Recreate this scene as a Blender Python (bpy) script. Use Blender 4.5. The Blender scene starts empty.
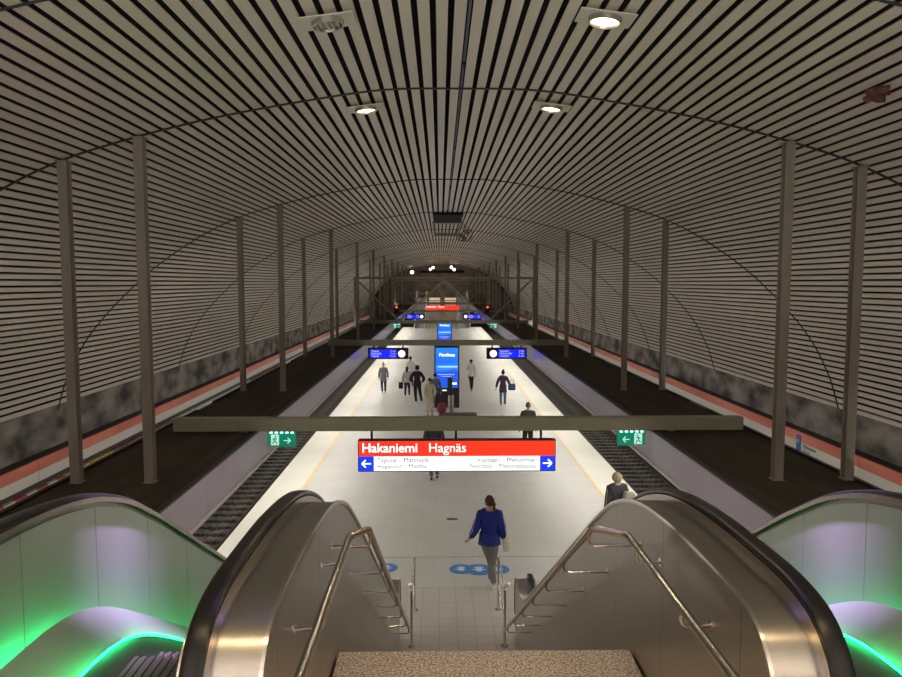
import bpy, bmesh, math, random
from mathutils import Vector, Matrix, Euler
random.seed(7)
S = bpy.context.scene
COL = S.collection
PI = math.pi
# ------------------------------------------------------------------ camera
F = 710.0
cam_d = bpy.data.cameras.new('camera'); cam = bpy.data.objects.new('camera', cam_d); COL.objects.link(cam)
cam_d.sensor_fit = 'HORIZONTAL'; cam_d.sensor_width = 36; cam_d.lens = F * 36 / 902
cam_d.clip_end = 400; cam_d.clip_start = 0.05
cam.location = (-0.28, 0, 5.7)
cam.rotation_euler = (PI / 2 - math.atan(55.5 / F), 0, -math.atan(11 / F))
S.camera = cam
# ------------------------------------------------------------------ world, view
w = bpy.data.worlds.new('world'); S.world = w; w.use_nodes = True
w.node_tree.nodes['Background'].inputs[0].default_value = (0.9, 0.85, 0.75, 1)
w.node_tree.nodes['Background'].inputs[1].default_value = 0.02
S.view_settings.view_transform = 'Standard'; S.view_settings.look = 'None'
S.view_settings.gamma = 1; S.view_settings.use_curve_mapping = False
S.view_settings.exposure = 0.15
try:
    S.cycles.use_denoising = True; S.cycles.max_bounces = 8; S.cycles.diffuse_bounces = 5
    S.cycles.sample_clamp_indirect = 4
except Exception: pass
# light strengths (watts)
P_SHELF = 90      # one bay of tubes below a suspended shelf
P_WARM = 58        # warm lamps above the upper landing
P_HALL = 470       # added uplights behind the viewer, standing in for upper hall light
P_WASH = 21        # added strips on the shelves' outer edges, lifting walls and vault
P_LILAC = 24
P_DOWN = 14
P_SPOT = 17  # added violet lights over the escalators
LAMP_TILT = math.radians(25)
LED_STRENGTH = 5
P_LED = 1.9          # green strips, per metre of skirt

def area_light(name, loc, rot, sx, sy, power, col, parent=None, spread=None):
    d = bpy.data.lights.new(name, 'AREA'); d.shape = 'RECTANGLE'; d.size = sx; d.size_y = sy
    d.energy = power; d.color = col
    if spread: d.spread = spread
    o = bpy.data.objects.new(name, d); COL.objects.link(o); o.location = loc; o.rotation_euler = rot
    if parent: o.parent = parent
    return o

# ------------------------------------------------------------------ materials
def nt(m): m.use_nodes = True; return m.node_tree
def mat(name, col, rough=0.6, metal=0.0, noise=0.0, nscale=(5, 5, 5), bump=0.0, emit=None, es=0, spec=0.5, detail=4, col2=None, aniso=0):
    m = bpy.data.materials.new(name); t = nt(m); b = t.nodes['Principled BSDF']
    b.inputs['Base Color'].default_value = (*col, 1); b.inputs['Roughness'].default_value = rough
    b.inputs['Metallic'].default_value = metal; b.inputs['Specular IOR Level'].default_value = spec
    if aniso: b.inputs['Anisotropic'].default_value = aniso
    if noise or bump or col2:
        tc = t.nodes.new('ShaderNodeTexCoord'); mp = t.nodes.new('ShaderNodeMapping'); mp.inputs['Scale'].default_value = nscale
        nz = t.nodes.new('ShaderNodeTexNoise'); nz.inputs['Scale'].default_value = 1; nz.inputs['Detail'].default_value = detail
        t.links.new(tc.outputs['Object'], mp.inputs[0]); t.links.new(mp.outputs[0], nz.inputs['Vector'])
        cr = t.nodes.new('ShaderNodeValToRGB')
        a = tuple(max(0, c * (1 - noise)) for c in col); c2 = tuple(min(1, c * (1 + noise)) for c in (col2 or col))
        cr.color_ramp.elements[0].position = 0.35; cr.color_ramp.elements[0].color = (*a, 1)
        cr.color_ramp.elements[1].position = 0.65; cr.color_ramp.elements[1].color = (*c2, 1)
        t.links.new(nz.outputs['Fac'], cr.inputs[0]); t.links.new(cr.outputs[0], b.inputs['Base Color'])
        if bump:
            bp = t.nodes.new('ShaderNodeBump'); bp.inputs['Strength'].default_value = bump; bp.inputs['Distance'].default_value = 0.01
            t.links.new(nz.outputs['Fac'], bp.inputs['Height']); t.links.new(bp.outputs[0], b.inputs['Normal'])
    if emit: b.inputs['Emission Color'].default_value = (*emit, 1); b.inputs['Emission Strength'].default_value = es
    return m
def steel(name, col, rough, scale=(3, 3, 60), seam=None, seam_axis=1, off=0.0):
    """brushed stainless steel, with optional panel joints every `seam` metres"""
    m = mat(name, col, rough, 1.0)
    t = m.node_tree; b = t.nodes['Principled BSDF']
    tc = t.nodes.new('ShaderNodeTexCoord'); mp = t.nodes.new('ShaderNodeMapping'); mp.inputs['Scale'].default_value = scale
    nz = t.nodes.new('ShaderNodeTexNoise'); nz.inputs['Scale'].default_value = 1; nz.inputs['Detail'].default_value = 3
    t.links.new(tc.outputs['Object'], mp.inputs[0]); t.links.new(mp.outputs[0], nz.inputs['Vector'])
    r = t.nodes.new('ShaderNodeMapRange'); r.inputs[3].default_value = rough * 0.92; r.inputs[4].default_value = rough * 1.1
    t.links.new(nz.outputs['Fac'], r.inputs[0]); t.links.new(r.outputs[0], b.inputs['Roughness'])
    if seam:
        sx = t.nodes.new('ShaderNodeSeparateXYZ'); t.links.new(tc.outputs['Object'], sx.inputs[0])
        ad = t.nodes.new('ShaderNodeMath'); ad.operation = 'ADD'; ad.inputs[1].default_value = 100 * seam - off
        mo = t.nodes.new('ShaderNodeMath'); mo.operation = 'MODULO'; mo.inputs[1].default_value = seam
        lt = t.nodes.new('ShaderNodeMath'); lt.operation = 'LESS_THAN'; lt.inputs[1].default_value = 0.006
        t.links.new(sx.outputs[seam_axis], ad.inputs[0]); t.links.new(ad.outputs[0], mo.inputs[0]); t.links.new(mo.outputs[0], lt.inputs[0])
        mx = t.nodes.new('ShaderNodeMix'); mx.data_type = 'RGBA'
        mx.inputs[6].default_value = (*col, 1); mx.inputs[7].default_value = (*[c * .35 for c in col], 1)
        t.links.new(lt.outputs[0], mx.inputs[0]); t.links.new(mx.outputs[2], b.inputs['Base Color'])
    return m
def tiles(name, c1, c2, mortar, size, rough, blot=0.12, msize=0.006):
    m = mat(name, c1, rough); t = m.node_tree; b = t.nodes['Principled BSDF']
    tc = t.nodes.new('ShaderNodeTexCoord'); br = t.nodes.new('ShaderNodeTexBrick')
    br.offset = 0.0; br.inputs['Color1'].default_value = (*c1, 1); br.inputs['Color2'].default_value = (*c2, 1)
    br.inputs['Mortar'].default_value = (*mortar, 1); br.inputs['Scale'].default_value = 1
    br.inputs['Mortar Size'].default_value = msize; br.inputs['Brick Width'].default_value = size; br.inputs['Row Height'].default_value = size
    t.links.new(tc.outputs['Object'], br.inputs['Vector'])
    nz = t.nodes.new('ShaderNodeTexNoise'); nz.inputs['Scale'].default_value = 0.9; nz.inputs['Detail'].default_value = 6
    t.links.new(tc.outputs['Object'], nz.inputs['Vector'])
    mr = t.nodes.new('ShaderNodeMapRange'); mr.inputs[3].default_value = 1 - blot; mr.inputs[4].default_value = 1 + blot * .5
    t.links.new(nz.outputs['Fac'], mr.inputs[0])
    mu = t.nodes.new('ShaderNodeMix'); mu.data_type = 'RGBA'; mu.blend_type = 'MULTIPLY'; mu.inputs[0].default_value = 1
    t.links.new(br.outputs['Color'], mu.inputs[6]); t.links.new(mr.outputs[0], mu.inputs[7])
    t.links.new(mu.outputs[2], b.inputs['Base Color'])
    return m
M = {}
M['slat'] = mat('slat_paint', (.72, .655, .58), .38, noise=.05, nscale=(3, .5, 3))
M['void'] = mat('vault_void', (.012, .011, .010), .95)
M['concrete'] = mat('vault_concrete', (.09, .082, .072), .9, noise=.45, nscale=(1.2, .9, 1.6), bump=.4, detail=8, col2=(.22, .20, .18))
M['column'] = mat('column_paint', (.30, .27, .235), .5, noise=.1, nscale=(8, 8, 2))
M['beam'] = mat('beam_paint', (.33, .31, .25), .5, noise=.06, nscale=(2, 8, 8))
M['shelf_top'] = mat('shelf_dust', (.052, .038, .025), .9, noise=.3, nscale=(3, .6, 3), detail=7)
M['fascia'] = mat('fascia_gloss', (.66, .60, .80), .2, noise=.04, nscale=(.3, .3, .3))
M['fascia_trim'] = mat('fascia_trim', (.88, .86, .82), .4)
M['dark_trim'] = mat('dark_trim', (.03, .028, .026), .5)
M['red_band'] = mat('red_band', (.62, .16, .10), .45, noise=.12, nscale=(.3, .35, 2), col2=(.66, .20, .14))
M['white_band'] = mat('white_band', (.62, .60, .54), .45, noise=.04, nscale=(1, .5, 1))
M['floor'] = tiles('platform_tiles', (.55, .542, .505), (.53, .522, .487), (.43, .43, .41), .4, .48, msize=.004)
M['floor_near'] = tiles('stair_foot_tiles', (.55, .52, .47), (.52, .49, .44), (.38, .355, .32), .3, .4, msize=.007)
M['floor_edge'] = tiles('edge_tiles', (.76, .74, .65), (.74, .72, .63), (.62, .60, .53), .6, .55)  # paler cream holds part of the brighter light along the platform edges
M['yellow'] = mat('yellow_line', (.72, .52, .20), .5, noise=.1, nscale=(8, 3, 1))
M['granite'] = mat('granite', (.30, .245, .17), .7, noise=.35, nscale=(70, 70, 70), col2=(.62, .53, .41), detail=3)
M['gravel'] = mat('track_ballast', (.035, .031, .028), .95, noise=.6, nscale=(9, 9, 9), bump=1, col2=(.17, .15, .13), detail=6)
M['sleeper'] = mat('sleeper_concrete', (.055, .048, .042), .9, noise=.5, nscale=(8, 8, 8), col2=(.11, .10, .09))
M['rail'] = mat('rail_steel', (.10, .085, .07), .5, 1)
M['steel'] = mat('brushed_steel', (.48, .44, .39), .27, 1.0)
M['steel_wall'] = steel('brushed_steel_cladding', (.46, .43, .385), .36, scale=(2, 1.2, 40), seam=1.0, off=.45)
M['steel_out'] = steel('brushed_steel_inner_panel', (.55, .55, .54), .35, scale=(2, 1.2, 40)); M['steel_out'].node_tree.nodes['Principled BSDF'].inputs['Metallic'].default_value = .6
M['tube'] = steel('polished_tube', (.66, .60, .53), .2)
M['rubber'] = mat('handrail_rubber', (.010, .009, .009), .3, spec=.35)
M['rubber_green'] = mat('handrail_rubber_outer', (.012, .017, .016), .3)
M['step'] = mat('escalator_step', (.07, .055, .042), .6)
M['skirt'] = mat('skirt_deck', (.24, .27, .24), .35, .25)
M['black'] = mat('black_case', (.012, .012, .014), .35)
M['green_led'] = mat('green_led', (.0, .5, .2), .5, emit=(.02, 1.0, .26), es=LED_STRENGTH)
M['white_plastic'] = mat('white_plastic', (.6, .6, .58), .4)
M['grey'] = mat('grey_metal', (.25, .25, .25), .5, .3)
M['sign_red'] = mat('sign_red', (.8, .03, .02), .4, emit=(1.0, .035, .012), es=.95)
M['sign_white'] = mat('sign_white', (.9, .9, .9), .4, emit=(.93, .97, 1.0), es=1.05)
M['sign_blue'] = mat('sign_blue', (.01, .03, .8), .4, emit=(.005, .04, .95), es=1.0)
M['ink_grey'] = mat('ink_grey', (.03, .05, .09), .6)
M['ink_pale'] = mat('ink_pale', (.22, .34, .46), .6)
M['glow_white'] = mat('lit_lettering', (1, 1, 1), .4, emit=(1, 1, 1), es=1.3)
M['led_blue'] = mat('display_blue', (.01, .01, .6), .3, emit=(.004, .012, .85), es=1.1)
M['led_text'] = mat('display_text', (.7, .75, 1), .3, emit=(.45, .5, 1), es=1.2)
M['exit_green'] = mat('exit_green', (.0, .25, .16), .4, emit=(.0, .25, .14), es=.5)
M['exit_white'] = mat('exit_white', (.6, .8, .75), .4, emit=(.45, .75, .65), es=.8)
M['lamp_cyan'] = mat('exit_lamp', (.6, 1, .9), .4, emit=(.4, 1, .85), es=2.5)
M['ad_sky'] = None
M['lamp_on'] = mat('lamp_on', (1, .9, .7), .4, emit=(1, .80, .45), es=4)
M['lamp_off'] = mat('lamp_glass_off', (.35, .34, .31), .2)
M['lamp_ring'] = mat('lamp_ring', (.5, .48, .44), .3, .8)
M['lamp_far'] = mat('lamp_far', (1, .9, .75), .4, emit=(1, .9, .7), es=5)
M['red_lamp'] = mat('red_lamp', (1, .1, .05), .4, emit=(1, .04, .02), es=5)
M['tube_lamp'] = mat('tube_lamp', (1, .95, .85), .4, emit=(1, .93, .80), es=3)
M['sticker_blue'] = mat('sticker_blue', (.06, .20, .52), .5, noise=.1, nscale=(30, 30, 1))
M['sticker_white'] = mat('sticker_white', (.62, .72, .80), .5)
M['yellow_wall'] = mat('yellow_panel', (.50, .40, .14), .6)
M['end_dark'] = mat('end_wall_dark', (.16, .13, .105), .9, noise=.3, nscale=(1, 1, 1))
M['red_stain'] = mat('red_stain', (.13, .055, .045), .8, noise=.4, nscale=(20, 20, 20))
def ad_screen():
    m = mat('ad_screen', (.02, .1, .5), .15); t = m.node_tree; b = t.nodes['Principled BSDF']
    tc = t.nodes.new('ShaderNodeTexCoord'); sp = t.nodes.new('ShaderNodeSeparateXYZ'); t.links.new(tc.outputs['Object'], sp.inputs[0])
    nz = t.nodes.new('ShaderNodeTexNoise'); nz.inputs['Scale'].default_value = 1
    mp = t.nodes.new('ShaderNodeMapping'); mp.inputs['Scale'].default_value = (1.5, 1, 9); t.links.new(tc.outputs['Object'], mp.inputs[0]); t.links.new(mp.outputs[0], nz.inputs['Vector'])
    mr = t.nodes.new('ShaderNodeMapRange'); mr.inputs[1].default_value = .9; mr.inputs[2].default_value = 2.8; t.links.new(sp.outputs[2], mr.inputs[0])
    ad = t.nodes.new('ShaderNodeMath'); ad.operation = 'MULTIPLY_ADD'; ad.inputs[1].default_value = .22; t.links.new(nz.outputs['Fac'], ad.inputs[0]); t.links.new(mr.outputs[0], ad.inputs[2])
    cr = t.nodes.new('ShaderNodeValToRGB'); e = cr.color_ramp.elements
    e[0].position = .1; e[0].color = (.01, .08, .60, 1); e[1].position = 1.0; e[1].color = (.02, .20, .85, 1)
    for p, c in ((.5, (.008, .06, .55, 1)), (.62, (.03, .28, .85, 1)), (.74, (.01, .12, .70, 1))):
        n = e.new(p); n.color = c
    t.links.new(ad.outputs[0], cr.inputs[0]); t.links.new(cr.outputs[0], b.inputs['Emission Color']); b.inputs['Emission Strength'].default_value = 1.1
    return m
M['ad_sky'] = ad_screen()

# ------------------------------------------------------------------ mesh helpers
def setp(o, label=None, cat=None, group=None, kind=None):
    if label: o['label'] = label
    if cat: o['category'] = cat
    if group: o['group'] = group
    if kind: o['kind'] = kind
    return o
def link(name, bm, m, parent=None, smooth=False, loc=None):
    me = bpy.data.meshes.new(name)
    bmesh.ops.recalc_face_normals(bm, faces=bm.faces[:])
    bm.to_mesh(me); bm.free()
    if smooth:
        for p in me.polygons: p.use_smooth = True
        try: me.set_sharp_from_angle(angle=math.radians(40))
        except Exception: pass
    o = bpy.data.objects.new(name, me); COL.objects.link(o)
    for k in (m if isinstance(m, (list, tuple)) else [m]): me.materials.append(k)
    if parent: o.parent = parent
    if loc: o.location = loc
    return o
def empty(name, loc=(0, 0, 0), rz=0):
    o = bpy.data.objects.new(name, None); COL.objects.link(o); o.location = loc; o.rotation_euler = (0, 0, rz)
    o.empty_display_size = .2
    return o
def NB(): return bmesh.new()
def box(bm, x0, x1, y0, y1, z0, z1, bev=0.0, mi=0):
    vs = [bm.verts.new(p) for p in ((x0, y0, z0), (x1, y0, z0), (x1, y1, z0), (x0, y1, z0), (x0, y0, z1), (x1, y0, z1), (x1, y1, z1), (x0, y1, z1))]
    fs = [bm.faces.new([vs[i] for i in f]) for f in ((0, 3, 2, 1), (4, 5, 6, 7), (0, 1, 5, 4), (1, 2, 6, 5), (2, 3, 7, 6), (3, 0, 4, 7))]
    for f in fs: f.material_index = mi
    if bev:
        es = list({e for f in fs for e in f.edges})
        bmesh.ops.bevel(bm, geom=es, offset=bev, segments=2, affect='EDGES', profile=.5)
    return bm
def bbox(*a, **k): return box(NB(), *a, **k)
def tube(bm, pts, r, n=10, cap=True, flat=1.0):
    """tube of radius r through pts; flat squashes it along the frame's second axis"""
    pts = [Vector(p) for p in pts]; rings = []
    up0 = Vector((1, 0, 0))
    for i, p in enumerate(pts):
        if i == 0: d = pts[1] - p
        elif i == len(pts) - 1: d = p - pts[i - 1]
        else: d = (pts[i + 1] - p).normalized() + (p - pts[i - 1]).normalized()
        d.normalize()
        a = up0 - d * up0.dot(d)
        if a.length < .15: a = Vector((0, 1, 0)) - d * d.y
        a.normalize(); b = d.cross(a)
        rr = r[i] if isinstance(r, (list, tuple)) else r
        rings.append([bm.verts.new(p + (a * math.cos(2 * PI * k / n) + b * flat * math.sin(2 * PI * k / n)) * rr) for k in range(n)])
    for A, B in zip(rings, rings[1:]):
        for k in range(n): bm.faces.new((A[k], A[(k + 1) % n], B[(k + 1) % n], B[k]))
    if cap: bm.faces.new(rings[0][::-1]); bm.faces.new(rings[-1])
    return bm
def cyl(bm, c, r, h, n=20, axis='z', r2=None):
    r2 = r if r2 is None else r2
    c = Vector(c); ax = {'x': Vector((1, 0, 0)), 'y': Vector((0, 1, 0)), 'z': Vector((0, 0, 1))}[axis]
    u = Vector((0, 1, 0)) if axis == 'x' else Vector((1, 0, 0)); v = ax.cross(u)
    A = [bm.verts.new(c + (u * math.cos(2 * PI * k / n) + v * math.sin(2 * PI * k / n)) * r) for k in range(n)]
    B = [bm.verts.new(c + ax * h + (u * math.cos(2 * PI * k / n) + v * math.sin(2 * PI * k / n)) * r2) for k in range(n)]
    for k in range(n): bm.faces.new((A[k], A[(k + 1) % n], B[(k + 1) % n], B[k]))
    bm.faces.new(A[::-1]); bm.faces.new(B)
    return bm
def extrude_x(bm, poly, x0, x1):
    """closed polygon in YZ extruded along X (concave polygons are triangulated)"""
    A = [bm.verts.new((x0, y, z)) for y, z in poly]; B = [bm.verts.new((x1, y, z)) for y, z in poly]
    n = len(poly)
    for k in range(n): bm.faces.new((A[k], A[(k + 1) % n], B[(k + 1) % n], B[k]))
    f1 = bm.faces.new(A[::-1]); f2 = bm.faces.new(B)
    bmesh.ops.triangulate(bm, faces=[f1, f2], ngon_method='EAR_CLIP')
    return bm
def strip_x(bm, top, bot, x0, x1):
    """solid between two YZ polylines with equal counts, extruded along X"""
    n = len(top); V = []
    for x in (x0, x1):
        V.append(([bm.verts.new((x, *p)) for p in top], [bm.verts.new((x, *p)) for p in bot]))
    (t0, b0), (t1, b1) = V
    for k in range(n - 1):
        bm.faces.new((t0[k], t0[k + 1], t1[k + 1], t1[k])); bm.faces.new((b0[k], b1[k], b1[k + 1], b0[k + 1]))
        bm.faces.new((t0[k], b0[k], b0[k + 1], t0[k + 1])); bm.faces.new((t1[k], t1[k + 1], b1[k + 1], b1[k]))
    bm.faces.new((t0[0], t1[0], b1[0], b0[0])); bm.faces.new((t0[-1], b0[-1], b1[-1], t1[-1]))
    return bm
def text(name, s, size, m, parent, loc, rot=(PI / 2, 0, 0), align='LEFT', depth=.002, bold=0.0):
    c = bpy.data.curves.new(name, 'FONT'); c.body = s; c.size = size; c.align_x = align; c.align_y = 'CENTER'; c.extrude = depth; c.offset = bold
    t = bpy.data.objects.new('tmp', c); COL.objects.link(t)
    dg = bpy.context.evaluated_depsgraph_get(); me = bpy.data.meshes.new_from_object(t.evaluated_get(dg))
    bpy.data.objects.remove(t); me.name = name; me.materials.clear(); me.materials.append(m)
    o = bpy.data.objects.new(name, me); COL.objects.link(o); o.location = loc; o.rotation_euler = rot
    if parent: o.parent = parent
    return o
def dup(o, parent=None):
    c = o.copy(); COL.objects.link(c); c.parent = parent
    for ch in list(o.children): dup(ch, c)
    return c
ORD = ['nearest', 'second', 'third', 'fourth', 'fifth', 'sixth', 'seventh', 'eighth', 'ninth', 'tenth', 'eleventh', 'farthest']

# ------------------------------------------------------------------ vault
PROF = [(0, 8.24), (1.0, 8.22), (2, 8.08), (3.2, 7.86), (4.3, 7.59), (5.25, 7.29), (6.1, 6.88), (7.0, 6.30), (7.7, 5.74), (8.5, 4.95), (9.1, 4.20), (9.55, 3.35), (9.82, 2.53)]
def catmull(P, n=10):
    out = []
    P = [(-P[1][0], P[1][1])] + P + [(2 * P[-1][0] - P[-2][0], 2 * P[-1][1] - P[-2][1])]
    for i in range(1, len(P) - 2):
        for k in range(n):
            t = k / n; q = []
            for a in (0, 1):
                p0, p1, p2, p3 = (P[i + j][a] for j in (-1, 0, 1, 2))
                q.append(.5 * (2 * p1 + (p2 - p0) * t + (2 * p0 - 5 * p1 + 4 * p2 - p3) * t * t + (3 * p1 - p0 - 3 * p2 + p3) * t ** 3))
            out.append(tuple(q))
    out.append(P[-2]); return out
CURVE = catmull(PROF)
def vault_z(x):
    x = abs(x)
    for (a, b), (c, d) in zip(CURVE, CURVE[1:]):
        if a <= x <= c: return b + (d - b) * (x - a) / (c - a + 1e-9)
    return CURVE[-1][1]
CUM = [0]
for a, b in zip(CURVE, CURVE[1:]): CUM.append(CUM[-1] + math.dist(a, b))
def at_len(s):
    s = max(0, min(CUM[-1] - 1e-6, s))
    for i in range(len(CUM) - 1):
        if CUM[i] <= s <= CUM[i + 1]:
            t = (s - CUM[i]) / (CUM[i + 1] - CUM[i]); a, b = CURVE[i], CURVE[i + 1]
            return (a[0] + (b[0] - a[0]) * t, a[1] + (b[1] - a[1]) * t), Vector((b[0] - a[0], b[1] - a[1])).normalized()
Y0, Y1 = -6.4, 98.0
PITCH, GAP = .172, .060
SEAMS = [-6.4, 1.5, 9.5] + [9.5 + 8.15 * k for k in range(1, 11)] + [98.0]
bm = NB()
ns = int(CUM[-1] / PITCH)
for s in range(-ns, ns + 1):
    sg = 1 if s >= 0 else -1; L = abs(s) * PITCH + PITCH * .5
    if s < 0: L = abs(s) * PITCH - PITCH * .5
    if L > CUM[-1] - .02: continue
    (x, z), d = at_len(L); n = Vector((d.y, -d.x))    # inward normal (down)
    if n.y > 0 and x < 6: n = -n
    hw = (PITCH - GAP) / 2
    for ya, yb in zip(SEAMS, SEAMS[1:]):
        ya += .02; yb -= .02
        c = []
        for (u, v) in ((-hw, 0), (hw, 0), (hw, -.012), (-hw, -.012)):
            px = x + d.x * u - n.x * (-v); pz = z + d.y * u - n.y * (-v)
            c.append((sg * px, pz))
        A = [bm.verts.new((p[0], ya, p[1])) for p in c]; B = [bm.verts.new((p[0], yb, p[1])) for p in c]
        for k in range(4): bm.faces.new((A[k], A[(k + 1) % 4], B[(k + 1) % 4], B[k]))
        bm.faces.new(A[::-1]); bm.faces.new(B)
CEIL_JOINTS = SEAMS[1:-1] + [5.6]
ceiling = link('ceiling', bm, M['slat']); setp(ceiling, 'vaulted ceiling of long cream metal slats with dark gaps', None, None, 'structure')
# thin dark joint strips across the slats
FULL = [(-a, b) for a, b in CURVE[::-1]] + CURVE[1:]
for y in CEIL_JOINTS:
    bm = NB(); rr = []
    hw = .008 if y == 5.6 else .017
    for dy, off in ((-hw, .0), (-hw, -.018), (hw, -.018), (hw, .0)):
        r = []
        for i, (x, z) in enumerate(FULL):
            a = FULL[max(0, i - 1)]; b = FULL[min(len(FULL) - 1, i + 1)]
            d = Vector((b[0] - a[0], b[1] - a[1])).normalized(); n = Vector((-d.y, d.x))
            r.append(bm.verts.new((x + n.x * off, y + dy, z + n.y * off)))
        rr.append(r)
    for k in range(4):
        A, B = rr[k], rr[(k + 1) % 4]
        for i in range(len(A) - 1): bm.faces.new((A[i], A[i + 1], B[i + 1], B[i]))
    link('joint_strip', bm, M['dark_trim'], ceiling)
# dark shell above the slats
bm = NB(); ring0 = []; full = [(-a, b) for a, b in CURVE[::-1]] + CURVE[1:]
for y in (Y0 - .2, Y1 + 10):
    for off in (.22, .5):
        r = []
        for i, (x, z) in enumerate(full):
            a = full[max(0, i - 1)]; b = full[min(len(full) - 1, i + 1)]
            d = Vector((b[0] - a[0], b[1] - a[1])).normalized(); n = Vector((-d.y, d.x))
            r.append(bm.verts.new((x + n.x * off, y, z + n.y * off)))
        ring0.append(r)
a, b, c, d = ring0
for P, Q in ((a, c), (b, d), (a, b), (c, d)):
    for i in range(len(P) - 1): bm.faces.new((P[i], P[i + 1], Q[i + 1], Q[i]))
bm.faces.new((a[0], b[0], d[0], c[0])); bm.faces.new((a[-1], b[-1], d[-1], c[-1]))
o = link('ceiling', bm, M['void']); setp(o, 'dark hollow behind the ceiling slats', None, None, 'structure')
# side walls
for sg, nm in ((-1, 'wall_left'), (1, 'wall_right')):
    bm = NB(); xs = sorted((sg * 9.86, sg * 10.4))
    box(bm, xs[0], xs[1], Y0, Y1 + 10, -1.3, 2.72)
    o = link(nm, bm, M['concrete']); setp(o, None, None, None, 'structure')
    # carrier behind the coloured station band
    bm = NB(); xs = sorted((sg * 9.46, sg * 9.87)); box(bm, xs[0], xs[1], Y0, Y1 + 8, .6, 1.66)
    o = link('trim_' + ('1' if sg < 0 else '2'), bm, M['dark_trim']); setp(o, None, None, None, 'structure')
bm = bbox(-9.86, 9.86, Y1 + 8, Y1 + 8.4, -1.2, 9); o = link('wall_far', bm, M['end_dark']); setp(o, None, None, None, 'structure')
bm = bbox(-10, 10, Y0 - .6, Y0 - .2, -1.2, 9); o = link('wall_back', bm, mat('wall_paint', (.4, .38, .34), .7)); setp(o, None, None, None, 'structure')

# ------------------------------------------------------------------ platform, tracks
EX = 5.05
bm = NB()
box(bm, -4.05, 4.05, 14.43, 92, -.3, 0)
box(bm, -4.05, 4.05, 12.96, 14.41, -.3, -.001, mi=0)
o = link('floor', bm, M['floor']); setp(o, 'grey tiled middle of the platform', None, None, 'structure')
bm = bbox(-4.05, 4.05, 4, 12.95, -.3, 0); o = link('floor', bm, M['floor_near']); setp(o, 'beige tiles at the foot of the stairs', None, None, 'structure')
for sg in (-1, 1):
    xs = sorted((sg * 4.13, sg * EX)); bm = bbox(xs[0], xs[1], 4, 92, -.25, 0); o = link('floor', bm, M['floor_edge']); setp(o, None, None, None, 'structure')
    xs = sorted((sg * 4.05, sg * 4.13)); bm = bbox(xs[0], xs[1], 4, 92, -.25, .001); o = link('trim_' + ('3' if sg < 0 else '4'), bm, M['yellow']); setp(o, None, None, None, 'structure')
bm = bbox(-4.9, 4.9, 4, 92, -1.12, -.3); o = link('floor', bm, M['concrete']); setp(o, None, None, None, 'structure')
bm = bbox(-9.86, 9.86, -6.4, 106, -1.4, -1.12); o = link('floor', bm, M['gravel']); setp(o, 'dark ballast bed of the tracks', None, None, 'structure')
bm = bbox(-4.05, 4.05, 14.41, 14.43, -.2, -.002); o = link('trim_5', bm, M['dark_trim']); setp(o, None, None, None, 'structure')
slp_me = None
for sg, side in ((-1, 'left'), (1, 'right')):
    t = empty('railway_track', (sg * 6.65, 4, -1.12)); setp(t, 'railway track in the dark trench %s of the platform' % side, 'railway track', None)
    for rx in (-.78, .78):
        bm = NB(); poly = [(-.07, .06), (.07, .06), (.07, .08), (.012, .1), (.012, .2), (.036, .21), (.036, .235), (-.036, .235), (-.036, .21), (-.012, .2), (-.012, .1), (-.07, .08)]
        A = [bm.verts.new((rx + p[0], 0, p[1])) for p in poly]; B = [bm.verts.new((rx + p[0], 101, p[1])) for p in poly]
        for k in range(12): bm.faces.new((A[k], A[(k + 1) % 12], B[(k + 1) % 12], B[k]))
        link('rail', bm, M['rail'], t)
    if slp_me is None:
        s0 = link('sleeper', bbox(-1.25, 1.25, -.12, .12, 0, .09, bev=.015), M['sleeper'], t); slp_me = s0.data; s0.location = (0, 5, 0)
    else:
        s0 = bpy.data.objects.new('sleeper', slp_me); COL.objects.link(s0); s0.parent = t; s0.location = (0, 5, 0)
    for k in range(1, 96):
        c = s0.copy(); COL.objects.link(c); c.parent = t; c.location = (0, 5 + .55 * k, 0)
    bm = NB()
    for k in range(96, 150): box(bm, -1.25, 1.25, 5 + .55 * k - .12, 5 + .55 * k + .12, 0, .09)
    o = link('sleeper', bm, M['sleeper'], t); setp(o, None, None, None, 'stuff')

# ------------------------------------------------------------------ upper landing and stairs
ZL = 3.37; SL = .62
bm = NB(); box(bm, -.92, .92, -.5, 4.34, ZL - .25, ZL); o = link('floor', bm, M['granite']); setp(o, 'speckled brown granite landing at the top of the stairs', None, None, 'structure')
bm = NB(); box(bm, -9.4, 9.4, -6.4, -.5, ZL - .3, ZL); o = link('floor', bm, M['granite']); setp(o, 'upper hall floor', None, None, 'structure')
poly = [(4.345, ZL - .01)]
nst = 20; rz = ZL / nst; tr = rz / SL
for k in range(nst):
    y = 4.345 + k * tr; poly += [(y, ZL - .01 - k * rz if k == 0 else ZL - k * rz), (y, ZL - (k + 1) * rz)] if k else [(y, ZL - rz)]
poly += [(4.345 + (nst - 1) * tr - .45, 0.002), (4.345, ZL - .75)]
cl = []
for p in poly:
    if not cl or math.dist(cl[-1], p) > 1e-4: cl.append(p)
bm = extrude_x(NB(), cl, -.92, .92); o = link('staircase', bm, M['granite']); setp(o, 'granite stair flight between the two escalators, its top edge seen', 'stairs')

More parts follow.
